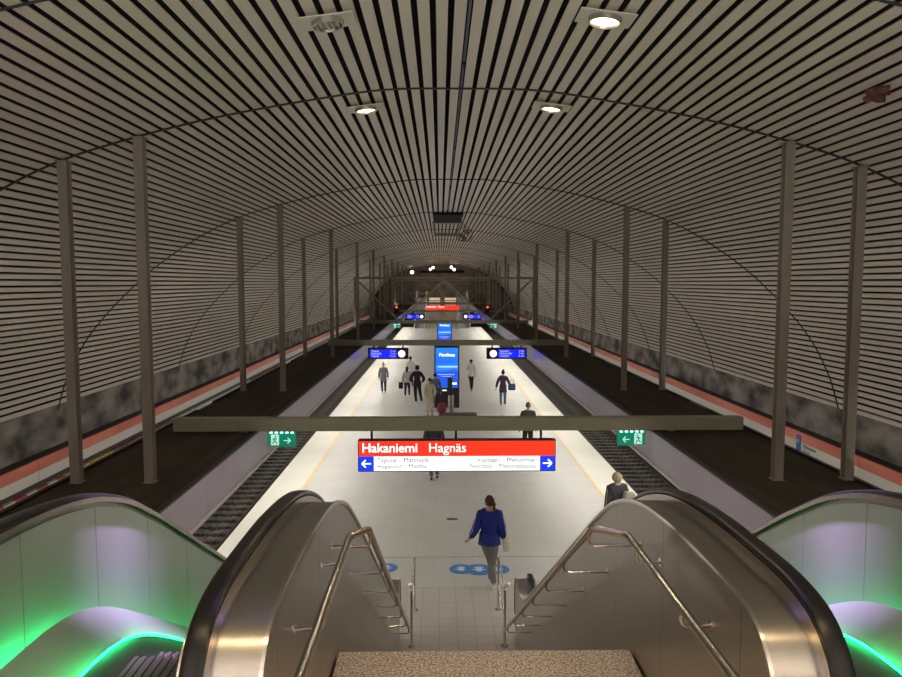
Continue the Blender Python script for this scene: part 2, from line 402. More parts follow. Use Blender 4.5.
# ------------------------------------------------------------------ escalator profiles (y, z), measured from the photograph
CREST = [(2.50, 3.62), (2.45, 3.85), (2.44, 4.10), (2.46, 4.25), (2.52, 4.35), (2.62, 4.42), (2.78, 4.455), (3.0, 4.465), (3.5, 4.46), (3.9, 4.43), (4.15, 4.395), (4.38, 4.345), (4.62, 4.27), (4.88, 4.165), (5.15, 4.02), (5.5, 3.82), (5.84, 3.61)]
def smooth(P, n=4):
    out = []; Q = [P[0]] + P + [P[-1]]
    for i in range(1, len(Q) - 2):
        for k in range(n):
            t = k / n; out.append(tuple(.5 * (2 * Q[i][a] + (Q[i + 1][a] - Q[i - 1][a]) * t + (2 * Q[i - 1][a] - 5 * Q[i][a] + 4 * Q[i + 1][a] - Q[i + 2][a]) * t * t + (3 * Q[i][a] - Q[i - 1][a] - 3 * Q[i + 1][a] + Q[i + 2][a]) * t ** 3) for a in (0, 1)))
    return out + [P[-1]]
def long_crest(dz=0.0, end=12.1):
    P = [(y, z + dz) for y, z in smooth(CREST)]
    y, z = P[-1]; yb = y + (z - 1.27 - dz) / .61
    for k in range(1, 9): P.append((y + (yb - y) * k / 8, z + (1.27 + dz - z) * k / 8))
    y2, z2 = P[-1]
    for a, b in ((.25, -.13), (.5, -.21), (.75, -.255), (1.0, -.27), (1.32, -.27)): P.append((y2 + a, z2 + b))
    ye, ze = P[-1]
    for k in range(1, 7): a = PI / 2 * k / 6; P.append((ye + .18 * math.sin(a), ze - .18 * (1 - math.cos(a))))
    P.append((P[-1][0], ze - .45)); P.append((P[-1][0] - .06, ze - .62))
    return P
CR = long_crest(-.03)
YEND = CR[-2][0]
def step_line(y):            # level of the moving steps
    if y < 4.0: return ZL
    if y < 4.8: return ZL - .61 * (y - 4.0) ** 2 / 1.6
    z = ZL - .61 * .4 - .61 * (y - 4.8)
    return max(0.0, z)
def offset_line(dz, y0, y1, n=60):
    out = []
    for k in range(n + 1):
        y = y0 + (y1 - y0) * k / n
        f = lambda q: step_line(q + .2)
        z = (f(y - .3) + 2 * f(y) + f(y + .3)) / 4
        out.append((y, z + dz))
    return out
def sub(P, d):               # move a polyline inward (down / forward) by d
    out = []
    for i, p in enumerate(P):
        a = Vector(P[max(0, i - 1)]); b = Vector(P[min(len(P) - 1, i + 1)]); t = (b - a).normalized()
        out.append((p[0] + t.y * d, p[1] - t.x * d))
    return out
def escalator(sg, side):
    root = empty('escalator', (sg * 1.82, 4.3, 0)); ox, oy = sg * 1.82, 4.3
    setp(root, '%s of the two steel escalators, going down with green strip light' % ('left hand one' if sg < 0 else 'right hand one'), 'escalator', 'escalators beside the stairs')
    def put(name, bm, m, smooth=False, parent=None):
        bmesh.ops.translate(bm, verts=bm.verts[:], vec=(-ox, -oy, 0))
        return link(name, bm, m, parent or root, smooth)
    X = lambda a, b: tuple(sorted((sg * a, sg * b)))
    # stair-side balustrade: steel cladding face + brushed deck
    poly = list(CR) + [(YEND - .15, .004), (9.0, .004), (4.4, ZL - .55), (2.9, ZL - .55), (2.55, 3.3)]
    bm = extrude_x(NB(), poly, *X(.935, 1.22)); put('balustrade_cladding', bm, M['steel_wall'])
    # deck: a thin folded sheet following the crest
    bm = strip_x(NB(), sub(CR, -.012), sub(CR, .004), *X(.925, 1.235)); put('balustrade_deck', bm, M['steel'], True)
    bm = strip_x(NB(), sub(CR, -.022), sub(CR, -.008), *X(.92, .935)); put('deck_lip', bm, M['tube'], True)
    # rail guide + black handrail
    bm = strip_x(NB(), sub(CR, -.05), sub(CR, -.011), *X(1.125, 1.205)); put('handrail_guide', bm, M['steel'], True)
    def handrail(xc, P, m):
        bm = NB(); rings = []
        for i, p in enumerate(P):
            a = Vector(P[max(0, i - 1)]); b = Vector(P[min(len(P) - 1, i + 1)]); t = (b - a).normalized(); n = Vector((-t.y, t.x))
            if n.y < 0 and abs(t.x) > .3: n = -n
            r = []
            for k in range(14):
                an = 2 * PI * k / 14; u = .042 * math.copysign(abs(math.cos(an)) ** .6, math.cos(an)); v = .018 * math.copysign(abs(math.sin(an)) ** .7, math.sin(an))
                r.append(bm.verts.new((xc + u, p[0] + n.x * v, p[1] + n.y * v)))
            rings.append(r)
        for A, B in zip(rings, rings[1:]):
            for k in range(14): bm.faces.new((A[k], A[(k + 1) % 14], B[(k + 1) % 14], B[k]))
        bm.faces.new(rings[0][::-1]); bm.faces.new(rings[-1])
        return put('handrail', bm, m, True)
    handrail(sg * 1.165, sub(CR, -.068), M['rubber'])
    # outer balustrade
    OC = [(y, z + .02) for y, z in CR]
    OC = [(min(y, 2.0) if i < 0 else y, z) for i, (y, z) in enumerate(OC)]
    OC = [(y - (1.2 if y < 2.9 else (1.2 * (3.6 - y) / .7 if y < 3.6 else 0)), z) for y, z in OC]
    poly = list(OC) + [(YEND - .15, .004), (8.6, .004), (4.4, ZL - .55), (2.2, ZL - .55), (1.3, 3.3)]
    bm = extrude_x(NB(), poly, *X(2.46, 2.56)); put('balustrade_cladding', bm, M['steel_wall'])
    bm = strip_x(NB(), sub(OC, -.03), sub(OC, .0), *X(2.42, 2.575)); put('balustrade_deck', bm, M['steel'], True)
    handrail(sg * 2.485, sub(OC, -.035), M['rubber_green'])
    # inner face panels with narrow joints
    joints = [1.35, 2.05, 2.82, 3.60, 4.39, 5.16, 5.94, 6.72, 7.5, 8.28, 9.06, 9.84, 10.5, YEND - .05]
    def interp(P, y):
        best = None
        for (a, b), (c, d) in zip(P, P[1:]):
            if a <= y <= c and c - a > 1e-6: best = b + (d - b) * (y - a) / (c - a) if best is None else max(best, b + (d - b) * (y - a) / (c - a))
        return best
    for a, b in zip(joints, joints[1:]):
        n = 8; top = []; bot = []
        for k in range(n + 1):
            y = a + .004 + (b - a - .008) * k / n
            zt = interp(OC, y)
            if zt is None: zt = 4.2
            top.append((y, zt - .035)); bot.append((y, (step_line(y - .1) + 2 * step_line(y + .2) + step_line(y + .5)) / 4 + .36))
        bm = strip_x(NB(), top, bot, *X(2.445, 2.4595)); put('inner_panel', bm, M['steel_out'])
    # skirt with sloping deck and green strip light
    y0, y1 = .8, 11.4
    sk = offset_line(.235, y0, y1); lo = offset_line(-.3, y0, y1); hi = offset_line(.44, y0, y1)
    bm = strip_x(NB(), sk, lo, *X(2.2, 2.3)); put('skirt', bm, M['grey'])
    bm = NB()
    A = [bm.verts.new((sg * 2.2, y, z)) for y, z in sk]; B = [bm.verts.new((sg * 2.34, y, z + (q[1] - z) * .556)) for (y, z), q in zip(sk, hi)]; C = [bm.verts.new((sg * 2.452, y, z)) for y, z in hi]
    for k in range(len(A) - 1):
        for P, Q in ((A, B), (B, C)): bm.faces.new((P[k], P[k + 1], Q[k + 1], Q[k]))
    put('skirt_deck', bm, M['skirt'], True)
    bm = tube(NB(), [(sg * 2.198, y, z + .008) for y, z in sk], .008, 8); put('led_strip', bm, M['green_led'], True)
    for ya, yb in ((.9, 2.3), (2.3, 3.6), (3.6, 4.5), (4.5, 5.4), (5.4, 7.4), (7.4, 9.4)):
        za, zb = (offset_line(.27, q, q + .01, 1)[0][1] for q in (ya, yb))
        L = math.dist((ya, za), (yb, zb)); an = math.atan2(zb - za, yb - ya)
        lo = area_light('led_light', (sg * 2.165 - ox, (ya + yb) / 2 - oy, (za + zb) / 2 + .03), (0, 0, 0), .02, L, P_LED * L, (.0, 1, .22), root)
        lo.rotation_euler = (Matrix.Rotation(an, 4, 'X') @ Matrix.Rotation(-sg * math.radians(92), 4, 'Y')).to_euler()
    sk2 = offset_line(.2, y0 + 1.7, y1); lo2 = offset_line(-.3, y0 + 1.7, y1)
    bm = strip_x(NB(), sk2, lo2, *X(1.22, 1.31)); put('skirt', bm, M['grey'])
    # floor plate, comb, steps, truss
    bm = NB(); xs = X(1.31, 2.2); box(bm, *xs, -.5, 2.9, ZL - .2, ZL - .001); put('landing_plate', bm, M['steel'])
    bm = NB(); box(bm, *xs, 2.9, 3.1, ZL - .2, ZL + .003); put('comb_plate', bm, M['yellow_wall'])
    y = 3.12; k = 0
    while y < 10.4:
        z = step_line(y + .38) if y > 4.0 else step_line(y)
        z = max(z, .0)
        bm = NB(); ribs = 17; x0, x1 = X(1.315, 2.195)
        box(bm, x0, x1, y, y + .39, z - .26, z - .012)
        for j in range(ribs):
            xa = x0 + (x1 - x0) * j / ribs; box(bm, xa, xa + (x1 - x0) / ribs * .55, y, y + .39, z - .012, z)
        put('step', bm, M['step']); y += .4
    bm = NB(); box(bm, *xs, 10.6, 11.9, .002, .03); put('landing_plate', bm, M['steel'])
    tp = [(-.45, ZL - .2), (3.9, ZL - .3), (4.6, ZL - .55), (9.6, .1), (9.6, .003), (8.1, .003), (4.2, 2.15), (-.45, 2.3)]
    bm = extrude_x(NB(), tp, *X(1.25, 2.42)); put('truss', bm, M['dark_trim'])
    # maker's plate on the brushed deck
    bm = NB(); z = 4.482
    return root
esc = [escalator(-1, 'left'), escalator(1, 'right')]

# ------------------------------------------------------------------ stair handrails
def stair_rail(sg, side):
    root = empty('stair_handrail', (sg * .78, 4.0, ZL)); o0 = Vector((sg * .78, 4.0, ZL))
    setp(root, 'polished steel tube handrail on the %s wall of the stairs' % side, 'handrail', 'stair handrails')
    def put(n, bm, m, s=True):
        bmesh.ops.translate(bm, verts=bm.verts[:], vec=-o0); return link(n, bm, m, root, s)
    bm = NB()
    Z = 4.25
    XI = .70 if sg < 0 else .615
    up = [(sg * .80, 1.0, Z), (sg * .80, 2.3, Z), (sg * .80, 3.95, Z), (sg * .795, 3.985, Z), (sg * .78, 4.0, Z), (sg * (XI + .02), 4.085, Z), (sg * XI, 4.10, Z - .005), (sg * XI, 4.13, Z - .025), (sg * XI, 4.3, Z - .13)]
    ex, ez = 10.0, Z - .13 - (10.0 - 4.3) * SL
    tube(bm, up + [(sg * XI, 7, up[-1][2] - 2.7 * SL), (sg * XI, ex - .25, ez + .25 * SL)], .021, 12)
    put('rail', bm, M['tube'])
    # brackets: a short arm from the wall with a curved riser under the rail
    def bracket(y, xr, z):
        bm = NB(); xw = sg * .934
        tube(bm, [(xw, y, z - .085), (xr + sg * .03, y, z - .085), (xr + sg * .008, y, z - .078), (xr, y, z - .055), (xr, y, z - .01)], .009, 8)
        cyl(bm, (xw - (sg * .004 if sg > 0 else 0), y, z - .085), .026, .004, 12, 'x')
        put('bracket', bm, M['tube'])
    for y in (1.6, 2.33, 3.06, 3.79): bracket(y, sg * .80, Z)
    for k in range(7):
        y = 4.16 + k * .82; bracket(y, sg * XI, Z - .13 - (y - 4.3) * SL)
    return root
stair_rail(-1, 'left'); stair_rail(1, 'right')
def barrier(sg, side):
    root = empty('stair_barrier', (sg * .73, 11.4, 0))
    setp(root, 'low steel tube barrier at the foot of the stairs on the %s' % side, 'barrier', 'barriers at the foot of the stairs')
    def P(pts): return [(sg * x - sg * .73, y - 11.4, z) for x, y, z in pts]
    for y, h in ((10.75, .92), (12.0, .92)):
        link('post', tube(NB(), P([(.73, y, 0), (.73, y, h - .02)]), .019, 10), M['tube'], root, True)
        bm = NB(); cyl(bm, (0, y - 11.4, 0), .055, .012, 16); link('base_plate', bm, M['tube'], root)
    link('top_rail', tube(NB(), P([(.73, 10.1, 1.30), (.73, 10.75, .95), (.73, 11.0, .92), (.73, 12.0, .92), (.73, 12.03, .88)]), .02, 10), M['tube'], root, True)
    link('lower_rail', tube(NB(), P([(.73, 10.75, .45), (.73, 12.0, .45)]), .014, 10), M['tube'], root, True)
barrier(-1, 'left'); barrier(1, 'right')

# ------------------------------------------------------------------ suspended shelves, hangers, beams
SY0, SY1 = 7.0, 92.0
for sg, side in ((-1, 'left'), (1, 'right')):
    root = empty('suspended_shelf', (sg * 4.5, SY0, 2.5))
    setp(root, 'long dusty brown lighting shelf hung over the %s platform edge' % side, 'suspended shelf', 'lighting shelves')
    ox = sg * 4.5
    def rel(bm): bmesh.ops.translate(bm, verts=bm.verts[:], vec=(-ox, -SY0, -2.5)); return bm
    poly = [(3.56, 2.56), (3.56, 3.02), (3.60, 3.06), (3.76, 3.06), (3.95, 3.01), (5.4, 3.0), (5.45, 2.97), (5.45, 2.56)]
    bm = NB(); A = [bm.verts.new((sg * x, SY0, z)) for x, z in poly]; B = [bm.verts.new((sg * x, SY1, z)) for x, z in poly]; n = len(poly)
    for k in range(n): bm.faces.new((A[k], A[(k + 1) % n], B[(k + 1) % n], B[k]))
    bm.faces.new(A); bm.faces.new(B[::-1])
    link('shelf_top', rel(bm), M['shelf_top'], root)
    xs = sorted((sg * 3.52, sg * 3.56))
    y = SY0
    while y < SY1 - .1:      # fascia in panels
        yb = min(SY1, y + 2.716)
        link('fascia', rel(bbox(xs[0], xs[1], y + .003, yb - .003, 2.5, 3.045)), M['fascia'], root); y = yb
    link('fascia_trim', rel(bbox(*sorted((sg * 3.50, sg * 3.565)), SY0, SY1, 2.44, 2.495)), M['fascia_trim'], root)
    link('fascia_cap', rel(bbox(*sorted((sg * 3.505, sg * 3.575)), SY0, SY1, 3.05, 3.085)), M['dark_trim'], root)
    for k in range(10):
        ya = SY0 + .5 + k * 8.5
        lamp = link('lamp_tube', rel(bbox(*sorted((sg * 4.28, sg * 4.42)), ya, ya + 7.4, 2.50, 2.558)), M['tube_lamp'], root)
        area_light('lamp_light', (sg * 5.2 - ox, ya + 3.7 - SY0, 2.52 - 2.5), (0, -sg * .2, 0), .1, 7.4, P_SHELF * .5, (1, .95, .87), root)  # added second row, lightens the side walls and tracks
        wl = link('added_washer', rel(bbox(*sorted((sg * 5.38, sg * 5.44)), ya, ya + 7.4, 2.99, 3.04)), M['black'], root)  # casing of an added strip that brightens wall and vault
        area_light('lamp_light', (sg * 5.452 - ox, ya + 3.7 - SY0, 3.07 - 2.5), (0, -sg * math.radians(125), 0), .06, 7.4, P_WASH, (1, .95, .87), root)
        area_light('lamp_light', (sg * 4.3 - ox, ya + 3.7 - SY0, 2.46 - 2.5), (0, sg * LAMP_TILT, 0), .14, 7.4, P_SHELF, (1, .95, .87), root)
# hangers (H section steel posts)
HY = [9.5 + 8.15 * k for k in range(11)]
def hanger(h):
    bm = NB(); a = .062; t = .012
    box(bm, -a, a, -a, -a + t, 0, h); box(bm, -a, a, a - t, a, 0, h); box(bm, -t / 2, t / 2, -a + t, a - t, 0, h)
    return bm
for sg, side in ((-1, 'left'), (1, 'right')):
    for row, x in (('inner', 4.27 + .07 * sg), ('outer', 5.25 + .06 * sg)):
        h = vault_z(x) - 3.035
        proto = None
        for k, y in enumerate(HY):
            if proto is None:
                o = empty('steel_post', (sg * x, y, 3.005)); proto = o
                link('shaft', hanger(h), M['column'], o)
                link('foot_plate', bbox(-.08, .08, -.08, .08, 0, .012), M['column'], o)
                link('head_plate', bbox(-.08, .08, -.09, .09, h - .015, h), M['column'], o)
            else: o = dup(proto)
            o.location = (sg * x, y, 3.011)
            setp(o, 'dark steel post, %s from the viewer in the %s row on the %s shelf' % (ORD[k] if k < 10 else 'farthest', row, side), 'steel post', 'steel posts on the shelves')
for k, (y, lab) in enumerate(((12.5, 'grey steel cross beam above the red station sign'), (29.7, 'grey steel cross beam carrying the two nearer blue displays'))):
    o = link('cross_beam', bbox(-4.98, 5.12, -.1, .1, -.115, .115, bev=.006), M['beam']); o.location = (0, y, 3.14)
    # the beam bears on the shelf tops
    o.location.z = 3.205
    for sx in (-3.75, 3.85): link('beam_foot', bbox(sx - .06, sx + .06, -.06, .06, 3.062 - 3.205, -.108), M['beam'], o)
    setp(o, lab, 'cross beam', 'cross beams')
def frame(y, lab):
    r = empty('truss_frame', (0, y, 3.04)); setp(r, lab, 'truss frame', 'truss frames')
    H = 2.98; W = 5.72
    link('bottom_chord', bbox(-W, W, -.09, .09, .07, .28), M['beam'], r)
    link('top_chord', bbox(-W, W, -.07, .07, H - .08, H + .08), M['beam'], r)
    for sx in (-1, 1):
        link('post', bbox(sx * W - .08, sx * W + .08, -.08, .08, -.3, H + .09), M['beam'], r)
    for a, b in (((-W + .1, H - .1), (-2.9, .25)), ((-2.9, .25), (0, H - .1)), ((0, H - .1), (2.9, .25)), ((2.9, .25), (W - .1, H - .1))):
        link('diagonal', tube(NB(), [(a[0], 0, a[1]), (b[0], 0, b[1])], .06, 8), M['beam'], r)
    return r
frame(45.6, 'large steel truss frame across the hall above the farther platform')
frame(86, 'farther truss frame before the dark end of the hall')

# ------------------------------------------------------------------ station band on both side walls
def band(sg, side):
    root = empty('station_band', (sg * 9.4, 5, 1.2)); setp(root, 'red and white station name band along the %s track wall' % side, 'wall band', 'station bands')
    y = -4
    while y < 100:
        yb = y + 4.0
        link('red_panel', bbox(*sorted((sg * .0, sg * .06)), y - 5 + .008, yb - 5 - .008, .25, .5), M['red_band'], root)
        link('white_panel', bbox(*sorted((sg * .0, sg * .06)), y - 5 + .008, yb - 5 - .008, 0, .245), M['white_band'], root)
        y = yb
    return root
bl = band(-1, 'left'); br = band(1, 'right')
# small station name plate lettering on the right wall
rt = (PI / 2, 0, -PI / 2)
link('name_icon', bbox(-.008, 0, 13.62, 13.86, -.0, .42), M['sign_blue'] if 0 else mat('icon_blue', (.03, .12, .42), .5), br)
text('name_lettering', 'Hakaniemi', .15, M['ink_grey'], br, (-.004, 13.5, .17), rt)
text('name_lettering', 'Hagnäs', .13, M['ink_pale'], br, (-.004, 13.5, .05), rt)
text('icon_letter', 'M', .16, M['white_band'], br, (-.012, 13.83, .24), rt)
# lower cable ledge strip on the left wall, partly hatched
mh = mat('hatched_tape', (.5, .10, .05), .5)
t = mh.node_tree; wv = t.nodes.new('ShaderNodeTexWave'); wv.bands_direction = 'DIAGONAL'; wv.inputs['Scale'].default_value = .75
tc = t.nodes.new('ShaderNodeTexCoord'); cr = t.nodes.new('ShaderNodeValToRGB'); cr.color_ramp.interpolation = 'CONSTANT'
cr.color_ramp.elements[0].color = (.45, .08, .04, 1); cr.color_ramp.elements[1].position = .55; cr.color_ramp.elements[1].color = (.6, .55, .45, 1)
t.links.new(tc.outputs['Object'], wv.inputs[0]); t.links.new(wv.outputs[0], cr.inputs[0]); t.links.new(cr.outputs[0], t.nodes['Principled BSDF'].inputs['Base Color'])
my = mat('yellow_tape', (.55, .36, .08), .5, noise=.2, nscale=(1, 4, 1)); mr_ = mat('dark_red_tape', (.28, .09, .06), .6)
root = empty('hazard_ledge', (-9.4, 12, .96)); setp(root, 'narrow ledge with hatched and yellow tape below the band on the left wall', 'ledge')
for a, b, m in ((8, 17.0, mh), (17.05, 19.6, my), (19.65, 24, mr_), (24.05, 34, M['white_band']), (34.05, 40, mr_), (40.1, 70, M['white_band'])):
    link('ledge_strip', bbox(-.05, .06, a - 12, b - 12, .0, .10), m, root)
root.location.x = -9.41

# ------------------------------------------------------------------ ceiling fittings
def downlight(x, y, on, lab):
    z = vault_z(x) - .035; ang = -math.atan2(vault_z(abs(x) + .1) - vault_z(abs(x) - .1), .2) * (1 if x > 0 else -1)
    r = empty('ceiling_downlight', (x, y, z)); r.rotation_euler = (0, ang, 0); setp(r, lab, 'ceiling light', 'round ceiling lights')
    link('mounting_plate', bbox(-.26, .26, -.17, .17, -.012, .0), M['slat'], r)
    bm = NB(); n = 28
    for (ra, za), (rb, zb) in (((.155, -.01), (.150, -.055)), ((.150, -.055), (.135, -.055)), ((.135, -.055), (.125, -.02))):
        A = [bm.verts.new((ra * math.cos(2 * PI * k / n), ra * math.sin(2 * PI * k / n), za)) for k in range(n)]
        B = [bm.verts.new((rb * math.cos(2 * PI * k / n), rb * math.sin(2 * PI * k / n), zb)) for k in range(n)]
        for k in range(n): bm.faces.new((A[k], A[(k + 1) % n], B[(k + 1) % n], B[k]))
    link('ring', bm, M['lamp_ring'], r, True)
    bm = NB(); cyl(bm, (0, 0, -.035), .124, .012, 24); link('lens', bm, M['lamp_on'] if on else M['lamp_off'], r)
    if not on:
        bm = NB()
        for k in range(5): box(bm, -.1 + k * .05 - .004, -.1 + k * .05 + .004, -.09, .09, -.07, -.036)
        link('louvre', bm, M['lamp_ring'], r)
    else:
        area_light('lamp_light', (0, 0, -.08), (0, 0, 0), .2, .2, P_DOWN, (1, .84, .58), r)
downlight(-1.33, 6.88, False, 'unlit round ceiling light with louvre, nearest on the left')
downlight(1.26, 6.78, True, 'bright lit round ceiling light, nearest on the right')
downlight(-1.32, 10.2, True, 'small lit round ceiling light, second on the left')
downlight(1.28, 10.1, True, 'small lit round ceiling light, second on the right')
def far_lamp(x, y, z, r, lab):
    o = empty('spotlight', (x, y, z)); setp(o, lab, 'spotlight', 'far spotlights')
    bm = NB(); cyl(bm, (0, 0, 0), r * 1.1, .18, 12, 'y'); link('housing', bm, M['black'], o)
    bm = NB(); cyl(bm, (0, -.012, 0), r, .012, 12, 'y'); link('lens', bm, M['lamp_far'], o)
    bm = NB(); cyl(bm, (0, .1, r), .03, max(.1, vault_z(x) - .05 - z - r), 8); link('stem', bm, M['black'], o)
far_lamp(-3.8, 90, 7.05, .22, 'round white spotlight, leftmost under the far end of the vault')
far_lamp(-1.15, 90, 7.65, .16, 'upper spotlight of the left pair at the far end')
far_lamp(-1.5, 90, 7.42, .15, 'lower spotlight of the left pair at the far end')
far_lamp(1.15, 90, 7.70, .16, 'upper spotlight of the right pair at the far end')
far_lamp(1.5, 90, 7.40, .17, 'lower spotlight of the right pair at the far end')
# hatch in the vault
r = empty('ceiling_hatch', (0.02, 25.7, 8.18)); setp(r, 'dark rectangular hatch opening with lowered frame in the vault', 'hatch')
link('opening', bbox(-.54, .54, 0, 3.3, -.05, 0.02), M['void'], r)  # black slab, the darkness of the opening put into its colour
link('frame', bbox(-.60, .60, 3.35, 3.5, -.07, .02), M['beam'], r)
for sx in (-.58, .58): link('frame', bbox(sx - .03, sx + .03, 3.5, 10.4, -.07, .02), M['beam'], r)
link('frame', bbox(-.61, .61, 10.4, 10.7, -.12, .02), M['beam'], r)
r = empty('dome_mirror', (.72, 29.5, 8.15)); setp(r, 'round wire cage with small domes beside the ceiling hatch', 'ceiling fitting')
bm = NB(); n = 20
tube(bm, [(.34 * math.cos(2 * PI * k / n), .2 * math.sin(2 * PI * k / n), -.45 + .3 * math.sin(2 * PI * k / n)) for k in range(n + 1)], .02, 6); link('ring', bm, M['grey'], r, True)
for a, b in ((-.12, -.5), (.1, -.35), (.02, -.65)):
    bm = NB(); bmesh.ops.create_uvsphere(bm, u_segments=14, v_segments=8, radius=.11, matrix=Matrix.Translation((a, 0, b))); link('dome', bm, M['lamp_off'], r, True)
link('stem', cyl(NB(), (0, 0, -.35), .02, .33, 8), M['grey'], r)
# thin cable rail in the middle gap
root = empty('cable_rail', (-.0, 6, 8.2)); setp(root, 'thin blue grey cable rail along the crown of the vault', 'cable rail')
ccab = mat('cable_rail', (.07, .08, .16), .4)
for a, b in ((-2, 2.4), (2.6, 7.5), (7.7, 13), (13.4, 19)): link('rail_segment', bbox(-.012, .012, a, b, -.02, .02), ccab, root)
root.location = (0.0, 6, 8.26)
# reddish rag caught on the slats
bm = NB(); N = 14; V = {}
for i in range(N):
    for j in range(N):
        u, v = i / (N - 1) - .5, j / (N - 1) - .5
        an = math.atan2(v, u); rr = max(abs(u), abs(v)) * 2
        R = .10 * (1 + .35 * math.sin(2 * an + .6) + .2 * math.sin(5 * an + 1))
        x = R * rr * math.cos(an); y = 1.5 * R * rr * math.sin(an)
        V[i, j] = bm.verts.new((x, y, .02 * math.sin(9 * u + 4 * v) - .03 * rr * random.random()))
for i in range(N - 1):
    for j in range(N - 1): bm.faces.new((V[i, j], V[i + 1, j], V[i + 1, j + 1], V[i, j + 1]))
o = link('torn_rag', bm, M['red_stain'], None, True); md = o.modifiers.new('thick', 'SOLIDIFY'); md.thickness = .008
o.location = (4.10, 7.2, vault_z(4.10) - .05); o.rotation_euler = (0, .27, .5); setp(o, 'crumpled reddish brown scrap stuck to the ceiling slats at upper right', 'scrap')

# ------------------------------------------------------------------ signs
def arrow(bm, cx, cz, s, d, y):
    tube(bm, [(cx - .5 * s * d, y, cz), (cx + .46 * s * d, y, cz)], s * .075, 6)
    for q in (-1, 1): tube(bm, [(cx + .5 * s * d, y, cz), (cx + .08 * s * d, y, cz + q * .42 * s)], s * .075, 6)
    return bm
def station_sign(y, lab, small=False):
    r = empty('station_sign', (0.04, y, 2.57 if small else 2.14)); setp(r, lab, 'station sign', 'hanging station signs')
    W = 1.875; H = .61; sc = 1 if small else .938; r.scale = (sc, sc, sc)
    if not small: r.location = (.02, y, 2.35)
    link('housing', bbox(-W, W, -.08, .08, 0, H, bev=.008), M['black'], r)
    link('red_panel', bbox(-W + .02, W - .02, -.088, -.0805, .02 if small else .30, H - .02), M['sign_red'], r)
    if not small: link('white_panel', bbox(-W + .30, W - .30, -.088, -.0805, .02, .30), M['sign_white'], r)
    for d in (() if small else (-1, 1)):
        x0, x1 = sorted((d * (W - .02), d * (W - .30)))
        p = link('arrow_panel', bbox(x0, x1, -.088, -.0805, .02, .30), M['sign_blue'], r)
        link('arrow', arrow(NB(), (x0 + x1) / 2, .16, .17, d, -.091), M['glow_white'], p)
    text('station_name', 'Hakaniemi', .25, M['glow_white'], r, (-W + .07, -.089, .455), bold=.003)
    text('station_name', 'Hagnäs', .25, M['glow_white'], r, (-W + 1.33, -.089, .455))
    if not small:
        def words(ws, m, x, z, al):
            for k, wd in enumerate(ws if al == 'LEFT' else ws[::-1]):
                o = text('destination', wd, .125, m, r, (x, -.089, z), align=al)
                xs = [v.co.x for v in o.data.vertices]; x += (max(xs) + .05) if al == 'LEFT' else (min(xs) - .05)
        words(('Tapiola', '/', 'Matinkylä'), M['ink_grey'], -W + .36, .225, 'LEFT')
        words(('Hagalund', '/', 'Mattby'), M['ink_pale'], -W + .36, .105, 'LEFT')
        words(('Vuosaari', '/', 'Mellunmäki'), M['ink_grey'], W - .36, .225, 'RIGHT')
        words(('Nordsjö', '/', 'Mellungsbacka'), M['ink_pale'], W - .36, .105, 'RIGHT')
    for x in (-1.62, -.02, 1.60):
        link('hanger', bbox(x - .02, x + .02, -.02, .02, H - .002, ((3.091 if y < 50 else 3.445) - r.location.z) / sc), M['black'], r)
station_sign(12.5, 'large lit red and white Hakaniemi sign hanging under the nearest beam')
station_sign(80, 'tiny red station sign at the far end of the platform', True)
link('sign_bracket', bbox(-1.9, 1.9, -.05, .05, -.0, .12), M['beam'], None, loc=(0, 80, 3.45)); o = bpy.data.objects['sign_bracket']; setp(o, 'thin beam carrying the far red station sign', 'cross beam', 'cross beams')
o.scale = (2.9, 1, 1)
def exit_sign(x, y, d, lab, z=2.62, top=3.10):
    r = empty('exit_sign', (x, y, z)); sc = .93; r.scale = (sc, sc, sc); setp(r, lab, 'exit sign', 'green exit signs')
    link('housing', bbox(-.275, .275, -.03, .03, 0, .28, bev=.005), M['grey'], r)
    link('face', bbox(-.27, .27, -.036, -.0305, .005, .275), M['exit_green'], r)
    link('arrow', arrow(NB(), d * .1, .12, .13, d, -.038), M['exit_white'], r)
    p = -d * .13
    bm = NB(); box(bm, p - .075, p + .075, -.0385, -.0365, .03, .235); link('door_panel', bm, M['exit_white'], r)
    bm = NB(); yy = -.041
    cyl(bm, (p + d * .015, yy, .195), .018, .003, 12, 'y')
    for seg in (((.0, .17), (-.01, .11)), ((-.01, .11), (.035, .085)), ((.035, .085), (.03, .045)), ((-.01, .11), (-.035, .075)), ((-.035, .075), (-.06, .07)), ((0, .165), (.04, .145)), ((0, .165), (-.04, .135))):
        tube(bm, [(p + d * q[0], yy, q[1]) for q in seg], .011, 6)
    link('running_figure', bm, M['exit_green'], r)
    for k in range(5): link('lamp', bbox(-.2 + k * .1 - .025, -.2 + k * .1 + .025, -.055, -.02, .262, .285), M['lamp_cyan'], r)
    for sx in (-.2, .2): link('hanger', bbox(sx - .008, sx + .008, -.008, .008, .28, (top - z) / sc), M['black'], r)
exit_sign(-3.09, 12.5, 1, 'green exit sign with arrow right, under the nearest beam at left', 2.80, 3.091)
exit_sign(3.14, 12.5, -1, 'green exit sign with arrow left, under the nearest beam at right', 2.80, 3.091)
exit_sign(-3.05, 45.6, 1, 'small green exit sign under the truss frame at left', 2.80)
exit_sign(3.15, 45.6, -1, 'small green exit sign under the truss frame at right', 2.80)
